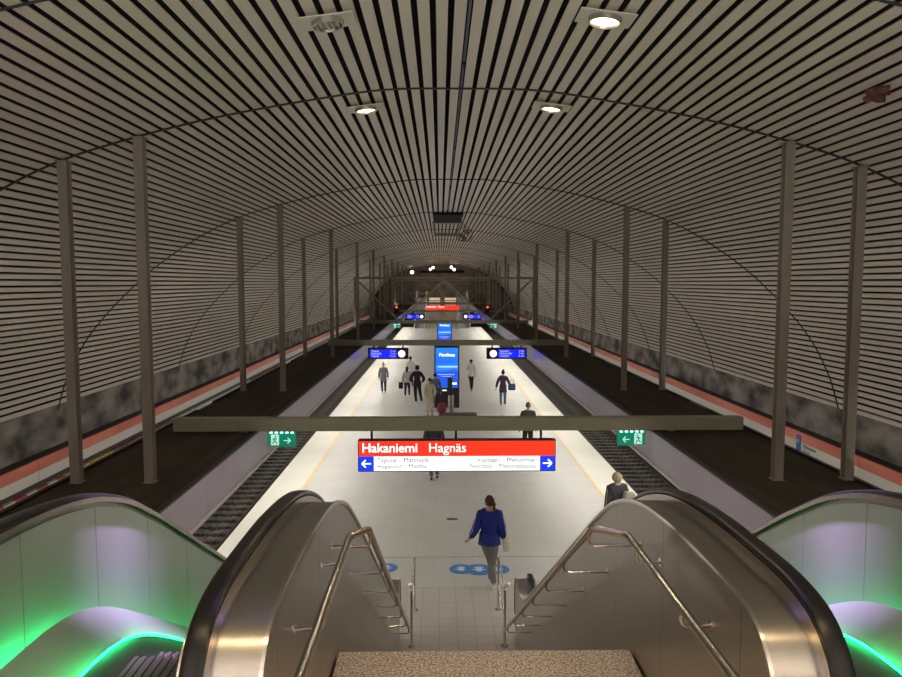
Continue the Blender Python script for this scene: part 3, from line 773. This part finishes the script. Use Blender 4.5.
def display(x, y, side, lab, z=2.35, top=3.005):
    r = empty('departure_display', (x, y, z)); sc = .94; r.scale = (sc, sc, sc); top = z + (top - z) / sc; setp(r, lab, 'departure display', 'blue departure displays')
    s = 1 if side == 'left' else -1
    link('case', bbox(-.9, .9, -.09, .09, 0, .5, bev=.01), M['black'], r)
    x0, x1 = sorted((-s * .82, s * .38)); sc = link('screen', bbox(x0, x1, -.097, -.0905, .06, .43), M['led_blue'], r)
    for k, zz in enumerate((.36, .25, .14)):
        text('line', ('Vuosaari' if s < 0 else 'Tapiola', 'Mellunmäki' if s < 0 else 'Matinkylä', 'Vuosaari' if s < 0 else 'Tapiola')[k], .12, M['led_text'], r, (x0 + .06, -.098, zz))
        text('line', ('2 min', '7 min', '12 min')[k], .1, M['led_text'], r, (x1 - .05, -.098, zz), align='RIGHT')
    bm = NB(); cyl(bm, (s * .60, -.098, .24), .155, .008, 28, 'y'); c = link('clock', bm, M['glow_white'], r)
    bm = NB(); n = 20
    tube(bm, [(s * .60 + .13 * math.cos(2 * PI * k / n), -.1, .24 + .13 * math.sin(2 * PI * k / n)) for k in range(n + 1)], .012, 6); link('dial', bm, M['led_text'], c)
    bm = NB(); tube(bm, [(s * .6, -.103, .24), (s * .6, -.103, .34)], .007, 6); tube(bm, [(s * .6, -.103, .24), (s * .6 + .07, -.103, .22)], .007, 6); link('hands', bm, M['black'], c)
    for sx in (-.65, .65): link('hanger', bbox(sx - .03, sx + .03, -.03, .03, .495, top - z), M['black'], r)
display(-2.45, 29.7, 'left', 'nearer blue departure display over the left side of the platform', 2.52, 3.091)
display(2.52, 29.7, 'right', 'nearer blue departure display over the right side of the platform', 2.52, 3.091)
display(-2.5, 64, 'left', 'farther small departure display over the left side of the platform', 2.46, 3.085)
display(2.6, 64, 'right', 'farther small departure display over the right side of the platform', 2.46, 3.085)
o = link('cross_beam', bbox(-5.35, 5.35, -.1, .1, -.1, .1), M['beam'], loc=(0, 64, 3.18)); setp(o, 'far cross beam behind the truss frame carrying the small displays', 'cross beam', 'cross beams')

def totem(x, y, lab, ad):
    r = empty('advertising_totem', (x, y, 0)); setp(r, lab, 'advertising totem', 'blue advertising totems')
    link('body', bbox(-.57, .57, -.12, .12, 0, 2.84, bev=.015), M['black'], r)
    sc = link('screen', bbox(-.51, .51, -.128, -.1205, .93, 2.76), M['ad_sky'], r)
    link('wave', bbox(-.4, .48, -.131, -.1285, 1.86, 1.93), mat('ad_wave', (.3, .5, .9), .4, emit=(.35, .6, 1), es=.9), sc)
    link('bar', bbox(-.42, .36, -.131, -.1285, 1.53, 1.55), M['led_text'], sc); link('bar', bbox(-.24, .22, -.131, -.1285, 1.45, 1.465), M['led_text'], sc)
    text('heading', ad, .21, M['glow_white'], sc, (-.36, -.130, 2.43), bold=.003)
    link('badge', bbox(.15, .45, -.134, -.129, 1.08, 1.16), M['glow_white'], r)
    link('badge', bbox(-.2, -.02, -.126, -.1205, .78, .83), M['glow_white'], r)
totem(0.03, 32.3, 'tall black advertising totem with lit blue screen, the nearer one', 'Finnlines')
totem(0.07, 55, 'farther advertising totem with lit blue screen, behind the second beam', 'Finnlines')

# info post, bench, floor details
r = empty('ticket_reader_post', (.08, 28.6, 0)); setp(r, 'slim steel post with black reader head before the nearer totem', 'reader post')
link('pole', cyl(NB(), (0, 0, 0), .035, 1.4, 12), M['tube'], r); link('reader_head', bbox(-.06, .14, -.05, .05, 1.15, 1.88, bev=.01), M['black'], r)
link('column', cyl(NB(), (.11, .1, 0), .09, 1.15, 16), M['grey'], r)
r = empty('bench', (.42, 27.9, 0)); setp(r, 'low dark bench before the totem, mostly behind the nearest beam', 'bench')
link('seat', bbox(-.75, .75, -.22, .22, .47, .54, bev=.01), mat('bench_wood', (.10, .06, .04), .6), r)
for sx in (-.6, .6): link('leg', bbox(sx - .03, sx + .03, -.18, .18, 0, .47), M['black'], r)
o = link('backpack', tube(NB(), [(0, 0, 0), (0, 0, .08), (0, 0, .25), (0, 0, .38), (0, 0, .43)], [.10, .18, .19, .14, .05], 12, flat=.7), mat('dark_red_cloth', (.16, .02, .04), .8), None, True, loc=(-.22, 27.9, .545)); setp(o, 'dark red backpack standing on the bench', 'backpack')
o = link('floor_drain', bbox(-.13, .13, -.07, .07, .0005, .006), mat('drain_grate', (.16, .15, .13), .5, .5)); o.location = (.01, 16.8, 0); setp(o, 'small dark grate in the tiles ahead of the woman in blue', 'grate')
def sticker(x, y, s, lab, z=.001):
    r = empty('floor_sticker', (x, y, z)); setp(r, lab, 'floor sticker', 'blue floor stickers')
    bm = NB(); cyl(bm, (0, 0, 0), .24 * s, .0015, 32); link('disc', bm, M['sticker_blue'], r)
    bm = NB(); cyl(bm, (0, -.03, .0017), .062 * s, .001, 16)
    for a, L in ((-1.35, .12), (-.5, .15), (-.17, .165), (.17, .165), (.5, .15), (1.35, .12)):
        dx, dy = math.sin(a), math.cos(a); w = .016 * s
        vs = [bm.verts.new((dx * t * s + dy * q, dy * t * s - dx * q - .03, zz)) for zz in (.0019, .0029) for t, q in ((.04, -w), (L, -w), (L, w), (.04, w))]
        for f in ((0, 1, 2, 3), (4, 5, 6, 7), (0, 1, 5, 4), (1, 2, 6, 5), (2, 3, 7, 6), (3, 0, 4, 7)): bm.faces.new([vs[k] for k in f])
    link('palm_print', bm, M['sticker_white'], r)
sticker(.135, 13.78, 1.0, 'round blue floor sticker with pale hand, left of the trio in the middle')
sticker(.49, 13.74, 1.12, 'larger round blue floor sticker in the middle of the trio', .006)
sticker(.86, 13.76, 1.0, 'round blue floor sticker with pale hand at the walking woman')
sticker(-1.37, 13.86, 1.0, 'round blue floor sticker beside the left escalator foot')

# ------------------------------------------------------------------ signals and far end
for x, lab in ((-4.05, 'small red signal lamp above the left shelf far away'), (3.87, 'small red signal lamp above the right shelf far away')):
    r = empty('signal_lamp', (x, 62, 3.02)); setp(r, lab, 'signal lamp', 'red signal lamps')
    link('case', bbox(-.18, .18, -.08, .08, 0.05, .75), M['black'], r)
    bm = NB(); cyl(bm, (0, -.09, .58), .08, .01, 16, 'y'); link('lens', bm, M['red_lamp'], r)
r = empty('far_escalator_block', (0, 90.2, 0)); setp(r, 'steel stair and escalator block rising at the far end of the platform', 'escalator block')
ps = [(-1.0, 0.002), (8, 3.6), (14, 3.6), (14, 3.2), (8.4, 3.2), (2.0, .002)]
for a, b, m in ((-3.4, -2.2, M['grey']), (-2.1, 2.1, M['granite']), (2.2, 3.4, M['grey'])): link('flight', extrude_x(NB(), ps, a, b), m, r)
for x in (-3.5, -2.15, 2.15, 3.5): link('balustrade', extrude_x(NB(), [(y, z + .9) for y, z in ps[:3]] + [(14, 3.7), (8, 3.7), (-1.0, .1)], x - .06, x + .06), M['steel_out'], r)
r = empty('white_railing', (0, 88.5, 3.3)); setp(r, 'white tubular railing across the dark end of the hall', 'railing')
for z, a, b in ((.22, -2.2, 2.2), (.45, -3.4, -1.6), (1.1, -3.9, -1.4)): link('bar', bbox(a, b, -.05, .05, z - .06, z + .06), M['white_plastic'], r)
for x in (-1.75, 1.85): link('post', bbox(x - .12, x + .12, -.08, .08, -3.3, 1.3), M['beam'], r)
o = link('lift_column', bbox(-.3, .3, -.3, .3, 0, 2.6, bev=.02), M['yellow_wall'], loc=(.05, 93.4, 1.85)); setp(o, 'ochre column in the middle of the far platform end', 'column')

# ------------------------------------------------------------------ people
SK = mat('skin', (.42, .25, .17), .55)
def cloth(n, c): return mat(n, c, .85, noise=.15, nscale=(25, 25, 25), bump=.15)
def skin_mesh(chains, sub_lv=1):
    """chains: list of (points [(x,y,z,r)], edges, root) -> evaluated Mesh grown with the Skin modifier"""
    bm = bmesh.new(); lay = bm.verts.layers.skin.verify()
    for pts, edges in chains:
        vs = []
        for i, p in enumerate(pts):
            v = bm.verts.new(p[:3]); v[lay].radius = (p[3], p[4] if len(p) > 4 else p[3]); v[lay].use_root = (i == 0); vs.append(v)
        for a, b in edges: bm.edges.new((vs[a], vs[b]))
    me = bpy.data.meshes.new('tmp'); bm.to_mesh(me); bm.free()
    o = bpy.data.objects.new('tmp', me); COL.objects.link(o)
    s = o.modifiers.new('s', 'SKIN'); s.use_smooth_shade = True
    ss = o.modifiers.new('u', 'SUBSURF'); ss.levels = sub_lv; ss.render_levels = sub_lv
    dg = bpy.context.evaluated_depsgraph_get(); dg.update()
    out = bpy.data.meshes.new_from_object(o.evaluated_get(dg)); bpy.data.objects.remove(o)
    return out
def head_bm(c, s, rz, tilt=0):
    """a head with brow, nose, mouth, chin and ears; faces +Y before rz"""
    bm = NB(); bmesh.ops.create_uvsphere(bm, u_segments=28, v_segments=20, radius=1)
    for v in bm.verts:
        x, y, z = v.co
        fx, fy, fz = .072 * x, .092 * y, .112 * z
        if z < 0: fx *= 1 + .32 * z; fy *= 1 + .12 * z if y > 0 else 1 + .42 * z
        if y > .3:
            nose = math.exp(-((x / .16) ** 2)) * math.exp(-(((z + .12) / .22) ** 2)); fy += .022 * nose
            eye = sum(math.exp(-(((x - q) / .16) ** 2)) for q in (-.38, .38)) * math.exp(-(((z - .05) / .12) ** 2)); fy -= .010 * eye
            fy += .005 * math.exp(-((x / .3) ** 2)) * math.exp(-(((z + .48) / .08) ** 2)); fy += .008 * math.exp(-((x / .3) ** 2)) * math.exp(-(((z + .85) / .12) ** 2))
        v.co = (fx, fy, fz)
    for q in (-1, 1):
        bmesh.ops.create_uvsphere(bm, u_segments=10, v_segments=8, radius=1, matrix=Matrix.Translation((q * .073, -.008, -.008)) @ Matrix.Diagonal((.009, .019, .03, 1)))
    R = Matrix.Translation(c) @ Matrix.Rotation(rz, 4, 'Z') @ Matrix.Rotation(tilt, 4, 'X') @ Matrix.Scale(s, 4)
    bmesh.ops.transform(bm, matrix=R, verts=bm.verts[:]); return bm
def hand_chains(w, d, s, side):
    """palm is the wrist end; five fingers of unequal length, slightly curled, thumb off the palm's side"""
    w = Vector(w); d = Vector(d).normalized(); lat = Vector((0, 1, 0)) - d * d.y; lat.normalize(); inn = d.cross(lat) * (1 if side > 0 else -1)
    out = []; palm = w + d * .05 * s
    out.append(([(*w, .024 * s), (*palm, .034 * s, .018 * s), (*(w + d * .085 * s), .034 * s, .015 * s)], [(0, 1), (1, 2)]))
    for k, (o, L) in enumerate(((.028, .068), (.010, .078), (-.009, .072), (-.026, .056))):
        a = w + d * .07 * s + lat * o * s; b = a + d * L * .6 * s + inn * .012 * s; c = b + d * L * .45 * s + inn * .028 * s
        out.append(([(*a, .0095 * s), (*b, .0085 * s), (*c, .007 * s)], [(0, 1), (1, 2)]))
    a = w + d * .03 * s + lat * .022 * s; b = a + lat * .030 * s + d * .03 * s + inn * .012 * s; c = b + d * .032 * s + inn * .010 * s
    out.append(([(*a, .012 * s), (*b, .0105 * s), (*c, .008 * s)], [(0, 1), (1, 2)]))
    return out
def person(loc, h, face, lab, top, leg, hair, shoe, pose=None, hem=.475, hair_style='short', head_turn=0.0, fat=1.0, stripe=None, sleeve_end=1.0):
    """figure faces +Y in its own space, then is turned by `face`; pose gives hands/knees/ankles as fractions of height"""
    P = dict(knL=(-.055, .03, .285), anL=(-.055, -.03, .045), knR=(.055, .03, .285), anR=(.055, .05, .045),
             elL=(-.135, -.02, .63), wrL=(-.138, .03, .50), elR=(.135, -.02, .63), wrR=(.138, .03, .50))
    P.update(pose or {})
    r = empty('person', loc, face); setp(r, lab, 'person', None)
    V = lambda k: tuple(c * h for c in P[k])
    q = lambda x, y, z, rr, r2=None: (x * h, y * h, z * h, rr * h * fat) + ((r2 * h * fat,) if r2 else ())
    # continuous body
    pts = [q(0, 0, .525, .070, .055), q(0, 0, .62, .062, .048), q(0, .0, .73, .078, .055), q(0, -.002, .80, .055, .045), q(0, 0, .845, .030), q(0, .004, .89, .030),
           q(-.095, 0, .79, .036), q(*P['elL'], .024), q(*P['wrL'], .016), q(.095, 0, .79, .036), q(*P['elR'], .024), q(*P['wrR'], .016),
           q(-.048, 0, .48, .048), q(*P['knL'], .033), q(*P['anL'], .020), q(.048, 0, .48, .048), q(*P['knR'], .033), q(*P['anR'], .020)]
    ed = [(0, 1), (1, 2), (2, 3), (3, 4), (4, 5), (3, 6), (6, 7), (7, 8), (3, 9), (9, 10), (10, 11), (0, 12), (12, 13), (13, 14), (0, 15), (15, 16), (16, 17)]
    ch = [(pts, ed)]
    for sd, a, b in ((-1, 'elL', 'wrL'), (1, 'elR', 'wrR')):
        A, B = Vector(V(a)), Vector(V(b)); ch += hand_chains(B, B - A, h / 1.7, sd)
    me = skin_mesh(ch); bm = NB(); bm.from_mesh(me)
    hb = head_bm((0, .01 * h, .928 * h), h / 1.72, head_turn); tmp = bpy.data.meshes.new('t'); hb.to_mesh(tmp); hb.free(); bm.from_mesh(tmp)
    link('body', bm, SK, r, True)
    # top
    tp = [q(0, 0, .52, .080, .062), q(0, 0, .60, .078, .060), q(0, 0, .72, .088, .066), q(0, -.004, .795, .070, .054), q(0, -.004, .858, .044),
          q(-.095, 0, .79, .048), q(*P['elL'], .038), q(*[a + (b - a) * .97 for a, b in zip(P['elL'], P['wrL'])], .027),
          q(.095, 0, .79, .048), q(*P['elR'], .038), q(*[a + (b - a) * .97 for a, b in zip(P['elR'], P['wrR'])], .027)]
    me = skin_mesh([(tp, [(0, 1), (1, 2), (2, 3), (3, 4), (3, 5), (5, 6), (6, 7), (3, 8), (8, 9), (9, 10)])]); bm = NB(); bm.from_mesh(me)
    if hem:     # longer coat: flared elliptical skirt from waist to hem
        rings = []; n = 24
        for t in range(6):
            z = .60 - (.60 - hem) * t / 5; a = .082 + .014 * t / 5; b = .062 + .016 * t / 5
            rings.append([bm.verts.new((a * h * math.cos(2 * PI * k / n) * fat * (1 + .03 * math.sin(5 * k)), b * h * math.sin(2 * PI * k / n) * fat, z * h)) for k in range(n)])
        for A, B in zip(rings, rings[1:]):
            for k in range(n): bm.faces.new((A[k], A[(k + 1) % n], B[(k + 1) % n], B[k]))
        bm.faces.new(rings[-1])
    tp_o = link('jacket', bm, top, r, True)
    # trousers
    lp = [q(0, 0, .545, .070, .056), q(-.048, 0, .475, .052), q(*P['knL'], .038), q(*[a + (b - a) * .97 for a, b in zip(P['knL'], P['anL'])], .027),
          q(.048, 0, .475, .052), q(*P['knR'], .038), q(*[a + (b - a) * .97 for a, b in zip(P['knR'], P['anR'])], .027)]
    me = skin_mesh([(lp, [(0, 1), (1, 2), (2, 3), (0, 4), (4, 5), (5, 6)])]); bm = NB(); bm.from_mesh(me); link('trousers', bm, leg, r, True)
    # shoes
    for k, an in (('L', P['anL']), ('R', P['anR'])):
        x, y, z = (c * h for c in an); zb = z - .045 * h; s = h / 1.7
        me = skin_mesh([([(x, y - .035 * s, zb + .038 * s, .034 * s), (x, y + .05 * s, zb + .034 * s, .036 * s, .028 * s), (x, y + .15 * s, zb + .026 * s, .034 * s, .022 * s)], [(0, 1), (1, 2)])])
        bm = NB(); bm.from_mesh(me)
        for v in bm.verts: v.co.z = max(v.co.z, zb + .001)
        link('shoe', bm, shoe, r, True)
    # hair
    s = h / 1.72; c = Vector((0, .01 * h, .928 * h)); bm = NB(); bmesh.ops.create_uvsphere(bm, u_segments=40, v_segments=28, radius=1)
    for v in bm.verts:
        x, y, z = v.co; lo = -.25 if hair_style == 'short' else -.9 if hair_style == 'curly' else -.55
        zz = max(z, lo + (1.0 if y > .35 else 0) * max(0, (y - .35)) * 1.6)
        k = 1.0
        if hair_style == 'curly': k = 1.3 + .10 * math.sin(13 * x + 5 * z) * math.sin(11 * z + 7 * y) + .05 * random.random()
        if hair_style == 'bob': k = 1.22 + .05 * math.sin(9 * x + 7 * z)
        v.co = (.081 * x * k, (.100 * y - .006) * k, .121 * zz * (1.05 if hair_style == 'bob' else 1))
    if hair_style in ('ponytail',):
        for i, (dy, dz, rr) in enumerate(((-.105, .02, .030), (-.13, -.03, .034), (-.135, -.10, .030), (-.12, -.17, .018))):
            bmesh.ops.create_uvsphere(bm, u_segments=12, v_segments=8, radius=1, matrix=Matrix.Translation((0, dy, dz)) @ Matrix.Diagonal((rr, rr, rr * 1.5, 1)))
    if hair_style == 'long':
        for (dy, dz, rr) in ((-.07, -.06, .075), (-.075, -.13, .068), (-.07, -.19, .05)):
            bmesh.ops.create_uvsphere(bm, u_segments=14, v_segments=10, radius=1, matrix=Matrix.Translation((0, dy, dz)) @ Matrix.Diagonal((rr, rr * .55, rr * 1.1, 1)))
    if hair_style == 'bun':
        bmesh.ops.create_uvsphere(bm, u_segments=12, v_segments=8, radius=.045, matrix=Matrix.Translation((0, -.06, .12)))
    bmesh.ops.transform(bm, matrix=Matrix.Translation(c) @ Matrix.Rotation(head_turn, 4, 'Z') @ Matrix.Scale(s, 4), verts=bm.verts[:])
    link('hair', bm, hair, r, True)
    if stripe:
        for sd, a, b in ((-1, 'elL', 'wrL'), (1, 'elR', 'wrR')):
            S0 = Vector((sd * .10, 0, .785)) * h; E_ = Vector(V(a)); W_ = E_ + (Vector(V(b)) - E_) * .85
            for dy in (-.012, .012):
                off = Vector((sd * .042 * h, dy * h - .01 * h, .0)); o2 = Vector((sd * .033 * h, dy * h - .012 * h, 0)); o3 = Vector((sd * .024 * h, dy * h - .008, 0))
                link('sleeve_stripe', tube(NB(), [S0 + off, E_ + o2, W_ + o3], .0045 * h, 6), stripe, r, True)
    return r, P
def bag(name, loc, w, d, hh, m, lab, rz=0, strap=None):
    r = empty(name, loc, rz); setp(r, lab, 'bag')
    bm = bbox(-w / 2, w / 2, -d / 2, d / 2, 0, hh, bev=min(w, d) * .3); link('bag_body', bm, m, r, True)
    n = 10; H = strap or hh * .5
    bm = tube(NB(), [(w * .32 * math.cos(PI * k / n), 0, hh - .02 + H * math.sin(PI * k / n)) for k in range(n + 1)], .008, 6); link('bag_handle', bm, m, r, True)
    return r
blk = cloth('black_cloth', (.012, .012, .014)); dgy = cloth('charcoal_cloth', (.03, .03, .034)); brn = cloth('brown_hair', (.055, .026, .018)); drk = cloth('dark_hair', (.015, .011, .010))
wsh = cloth('white_shoe', (.6, .58, .55)); bsh = cloth('black_shoe', (.015, .015, .015))
# woman in blue
person((.64, 12.95, 0), 1.76, math.radians(0), 'person in bright blue jacket and grey trousers walking at the stair foot',
       cloth('royal_blue', (.005, .014, .18)), cloth('grey_trousers', (.15, .14, .135)), brn, wsh,
       dict(knL=(.02, .05, .285), anL=(.045, -.10, .055), knR=(.035, .02, .285), anR=(.02, .04, .045), elL=(-.15, -.03, .63), wrL=(-.205, .03, .525), elR=(.14, -.04, .62), wrR=(.15, .04, .52)),
       hem=.475, hair_style='ponytail', head_turn=math.radians(35), fat=1.28, stripe=cloth('white_stripe', (.55, .55, .6)))
bag('shoulder_bag', (.97, 12.99, .66), .15, .08, .26, cloth('cream_bag', (.62, .58, .48)), 'cream cloth bag at the right hand of the woman in blue', 0, .06)
# blond person behind the right balustrade
person((3.52, 14.9, 0), 1.66, math.radians(12), 'person with curly blond hair and black jacket, behind the right escalator top',
       dgy, blk, cloth('blond_hair', (.36, .27, .17)), bsh, dict(knL=(-.05, .06, .285), anL=(-.05, .10, .045)), hair_style='curly', fat=1.3, stripe=cloth('pale_stripe', (.4, .4, .35)))
o = link('rucksack', bbox(-.13, .13, -.07, .07, 0, .32, bev=.05), cloth('pale_print', (.22, .24, .16)), None, True); o.location = (3.66, 14.66, .98); o.rotation_euler = (.05, .2, .3); setp(o, 'pale green patterned rucksack on the back of the blond person', 'rucksack')
# grey coat
person((-3.2, 36.4, 0), 1.62, 0, 'person in knee length grey coat and black leggings, leftmost on the platform', cloth('grey_coat', (.15, .14, .15)), blk, cloth('pale_hair', (.40, .32, .20)), bsh,
       dict(anL=(-.03, -.06, .055), anR=(.05, .05, .045)), hem=.40, hair_style='bun', fat=1.1)
# pink jacket with dark bag
person((-1.93, 35.2, 0), 1.55, math.radians(-8), 'person in pale pink jacket and black trousers carrying a dark bag', cloth('pink_jacket', (.42, .34, .34)), blk, brn, wsh,
       dict(knR=(.06, .04, .285), anR=(.09, -.10, .075)), hem=.49, hair_style='long', fat=1.12)
bag('handbag', (-2.24, 35.2, .44), .22, .14, .32, blk, 'dark handbag held in the left hand of the person in pink', 0, .10)
# black hoodie man
person((-1.36, 33.3, 0), 1.84, 0, 'tall person in black hooded jacket and black trousers, left of the totem', blk, blk, drk, wsh,
       dict(elL=(-.185, -.03, .64), wrL=(-.12, .03, .55), elR=(.185, -.03, .64), wrR=(.12, .03, .55), knL=(-.05, 0, .285), anL=(-.03, -.02, .045), knR=(.07, .04, .285), anR=(.12, .07, .045)), hair_style='bob', fat=1.12)
# white top behind them
person((-1.9, 38.6, 0), 1.72, 0, 'person in white top half hidden behind the pair left of the totem', cloth('white_top', (.55, .53, .50)), blk, drk, bsh, hair_style='short')
# beige coat
person((-.72, 30.2, 0), 1.66, 0, 'person in long beige coat beside the totem', cloth('beige_coat', (.40, .35, .26)), cloth('beige_trousers', (.33, .28, .22)), drk, bsh, dict(elL=(-.13, -.02, .64), wrL=(-.12, .02, .50), elR=(.13, -.02, .64), wrR=(.12, .02, .50)), hem=.17, hair_style='short', fat=1.05)
person((-.50, 31.3, 0), 1.72, 0, 'person in grey jacket partly hidden between beige coat and totem', cloth('mid_grey', (.10, .10, .12)), blk, drk, bsh, hair_style='short', fat=.95)
# white shirt right of the totem
person((1.36, 37.2, 0), 1.70, 0, 'person in white shirt and black trousers, right of the totem', cloth('white_shirt', (.58, .56, .52)), blk, drk, bsh,
       dict(elL=(-.15, .02, .66), wrL=(-.09, .10, .68), knL=(-.02, .02, .285), anL=(.0, -.05, .045), anR=(.03, .05, .045), knR=(.04, .02, .285)), hair_style='short', fat=.95)
# plum coat with blue bag
person((2.62, 32.4, 0), 1.72, 0, 'person in plum coat and jeans carrying a blue shoulder bag', cloth('plum_coat', (.05, .028, .05)), cloth('jeans', (.08, .13, .22)), drk, wsh,
       dict(elL=(-.16, -.02, .64), wrL=(-.18, .02, .51), elR=(.15, -.03, .66), wrR=(.19, .02, .62)), hem=.40, hair_style='bun', fat=1.1)
bag('shoulder_bag', (3.02, 32.36, .78), .34, .16, .30, cloth('denim_bag', (.04, .06, .14)), 'blue grey shoulder bag on the right side of the person in plum', 0, .20)
# man behind the beam at right
person((2.62, 23.1, 0), 1.80, 0, 'person in dark jacket, seen above and below the nearest beam at right', dgy, blk, cloth('grey_hair', (.10, .09, .085)), bsh, hem=.46, fat=1.12)
# person with feet below the station sign
person((-.46, 20.3, 0), 1.88, 0, 'person in dark top and jeans mostly hidden behind the station sign', dgy, cloth('blue_jeans', (.08, .12, .19)), drk, bsh, dict(knL=(-.05, .0, .285), anL=(-.04, -.06, .045), anR=(.05, .04, .045)), hem=.48, fat=1.15)

# ------------------------------------------------------------------ upper hall lamps and added lights
def scene_lamp(x, y, z, sx, sy, rot, power, col, lab, m):
    r = empty('scene_lamp', (x, y, z)); r.rotation_euler = rot; setp(r, lab, 'lamp', 'upper hall lamps')
    link('housing', bbox(-sx / 2 - .03, sx / 2 + .03, -sy / 2 - .03, sy / 2 + .03, .0, .08), M['black'], r)
    area_light('lamp_light', (0, 0, -.01), (0, 0, 0), sx, sy, power, col, r)
# added uplights that brighten the vault in place of upper hall light
scene_lamp(-2.6, -3.0, 4.6, 1.6, .5, (PI, 0, 0), P_HALL, (1, .94, .84), 'added warm uplight behind the viewer on the left', None)
scene_lamp(2.6, -3.0, 4.6, 1.6, .5, (PI, 0, 0), P_HALL, (1, .94, .84), 'added warm uplight behind the viewer on the right', None)
scene_lamp(0, -2.0, 7.7, 4.4, 1.2, (math.radians(10), 0, 0), P_LILAC, (.78, .70, 1.0), 'wide pale lilac lamp panel under the vault behind the viewer', None)
scene_lamp(0, 2.0, 7.85, 4.8, .11, (0, 0, 0), P_WARM, (1, .74, .42), 'warm strip lamp under the vault above the viewer', None)
scene_lamp(0, 4.75, 7.9, 3.0, .9, (0, 0, 0), P_LILAC * .6, (.55, .42, 1.0), 'added violet light under the vault before the stairs', None)  # added for lilac glints on the rail corners and balustrade crests
for x in (-1, 1):  # violet pair added to tint the outer escalator panels lilac
    r = empty('added_violet_light', (x * 1.9, 4.75, 7.75)); r.rotation_euler = (0, -x * math.radians(8.5), 0); setp(r, 'small added violet light over the %s escalator' % ('left' if x < 0 else 'right'), 'spotlight', 'added violet lights')
    link('housing', cyl(NB(), (0, 0, .0), .1, .2, 16), M['black'], r)
    area_light('lamp_light', (0, 0, -.01), (0, 0, 0), .14, .14, P_SPOT, (.70, .45, 1.0), r, math.radians(22))
scene_lamp(0, 97, 7.2, 6, .5, (math.radians(35), 0, 0), 260, (1, .88, .72), 'added wide light on the far end wall of the hall', None)  # added to lift the dark end of the hall
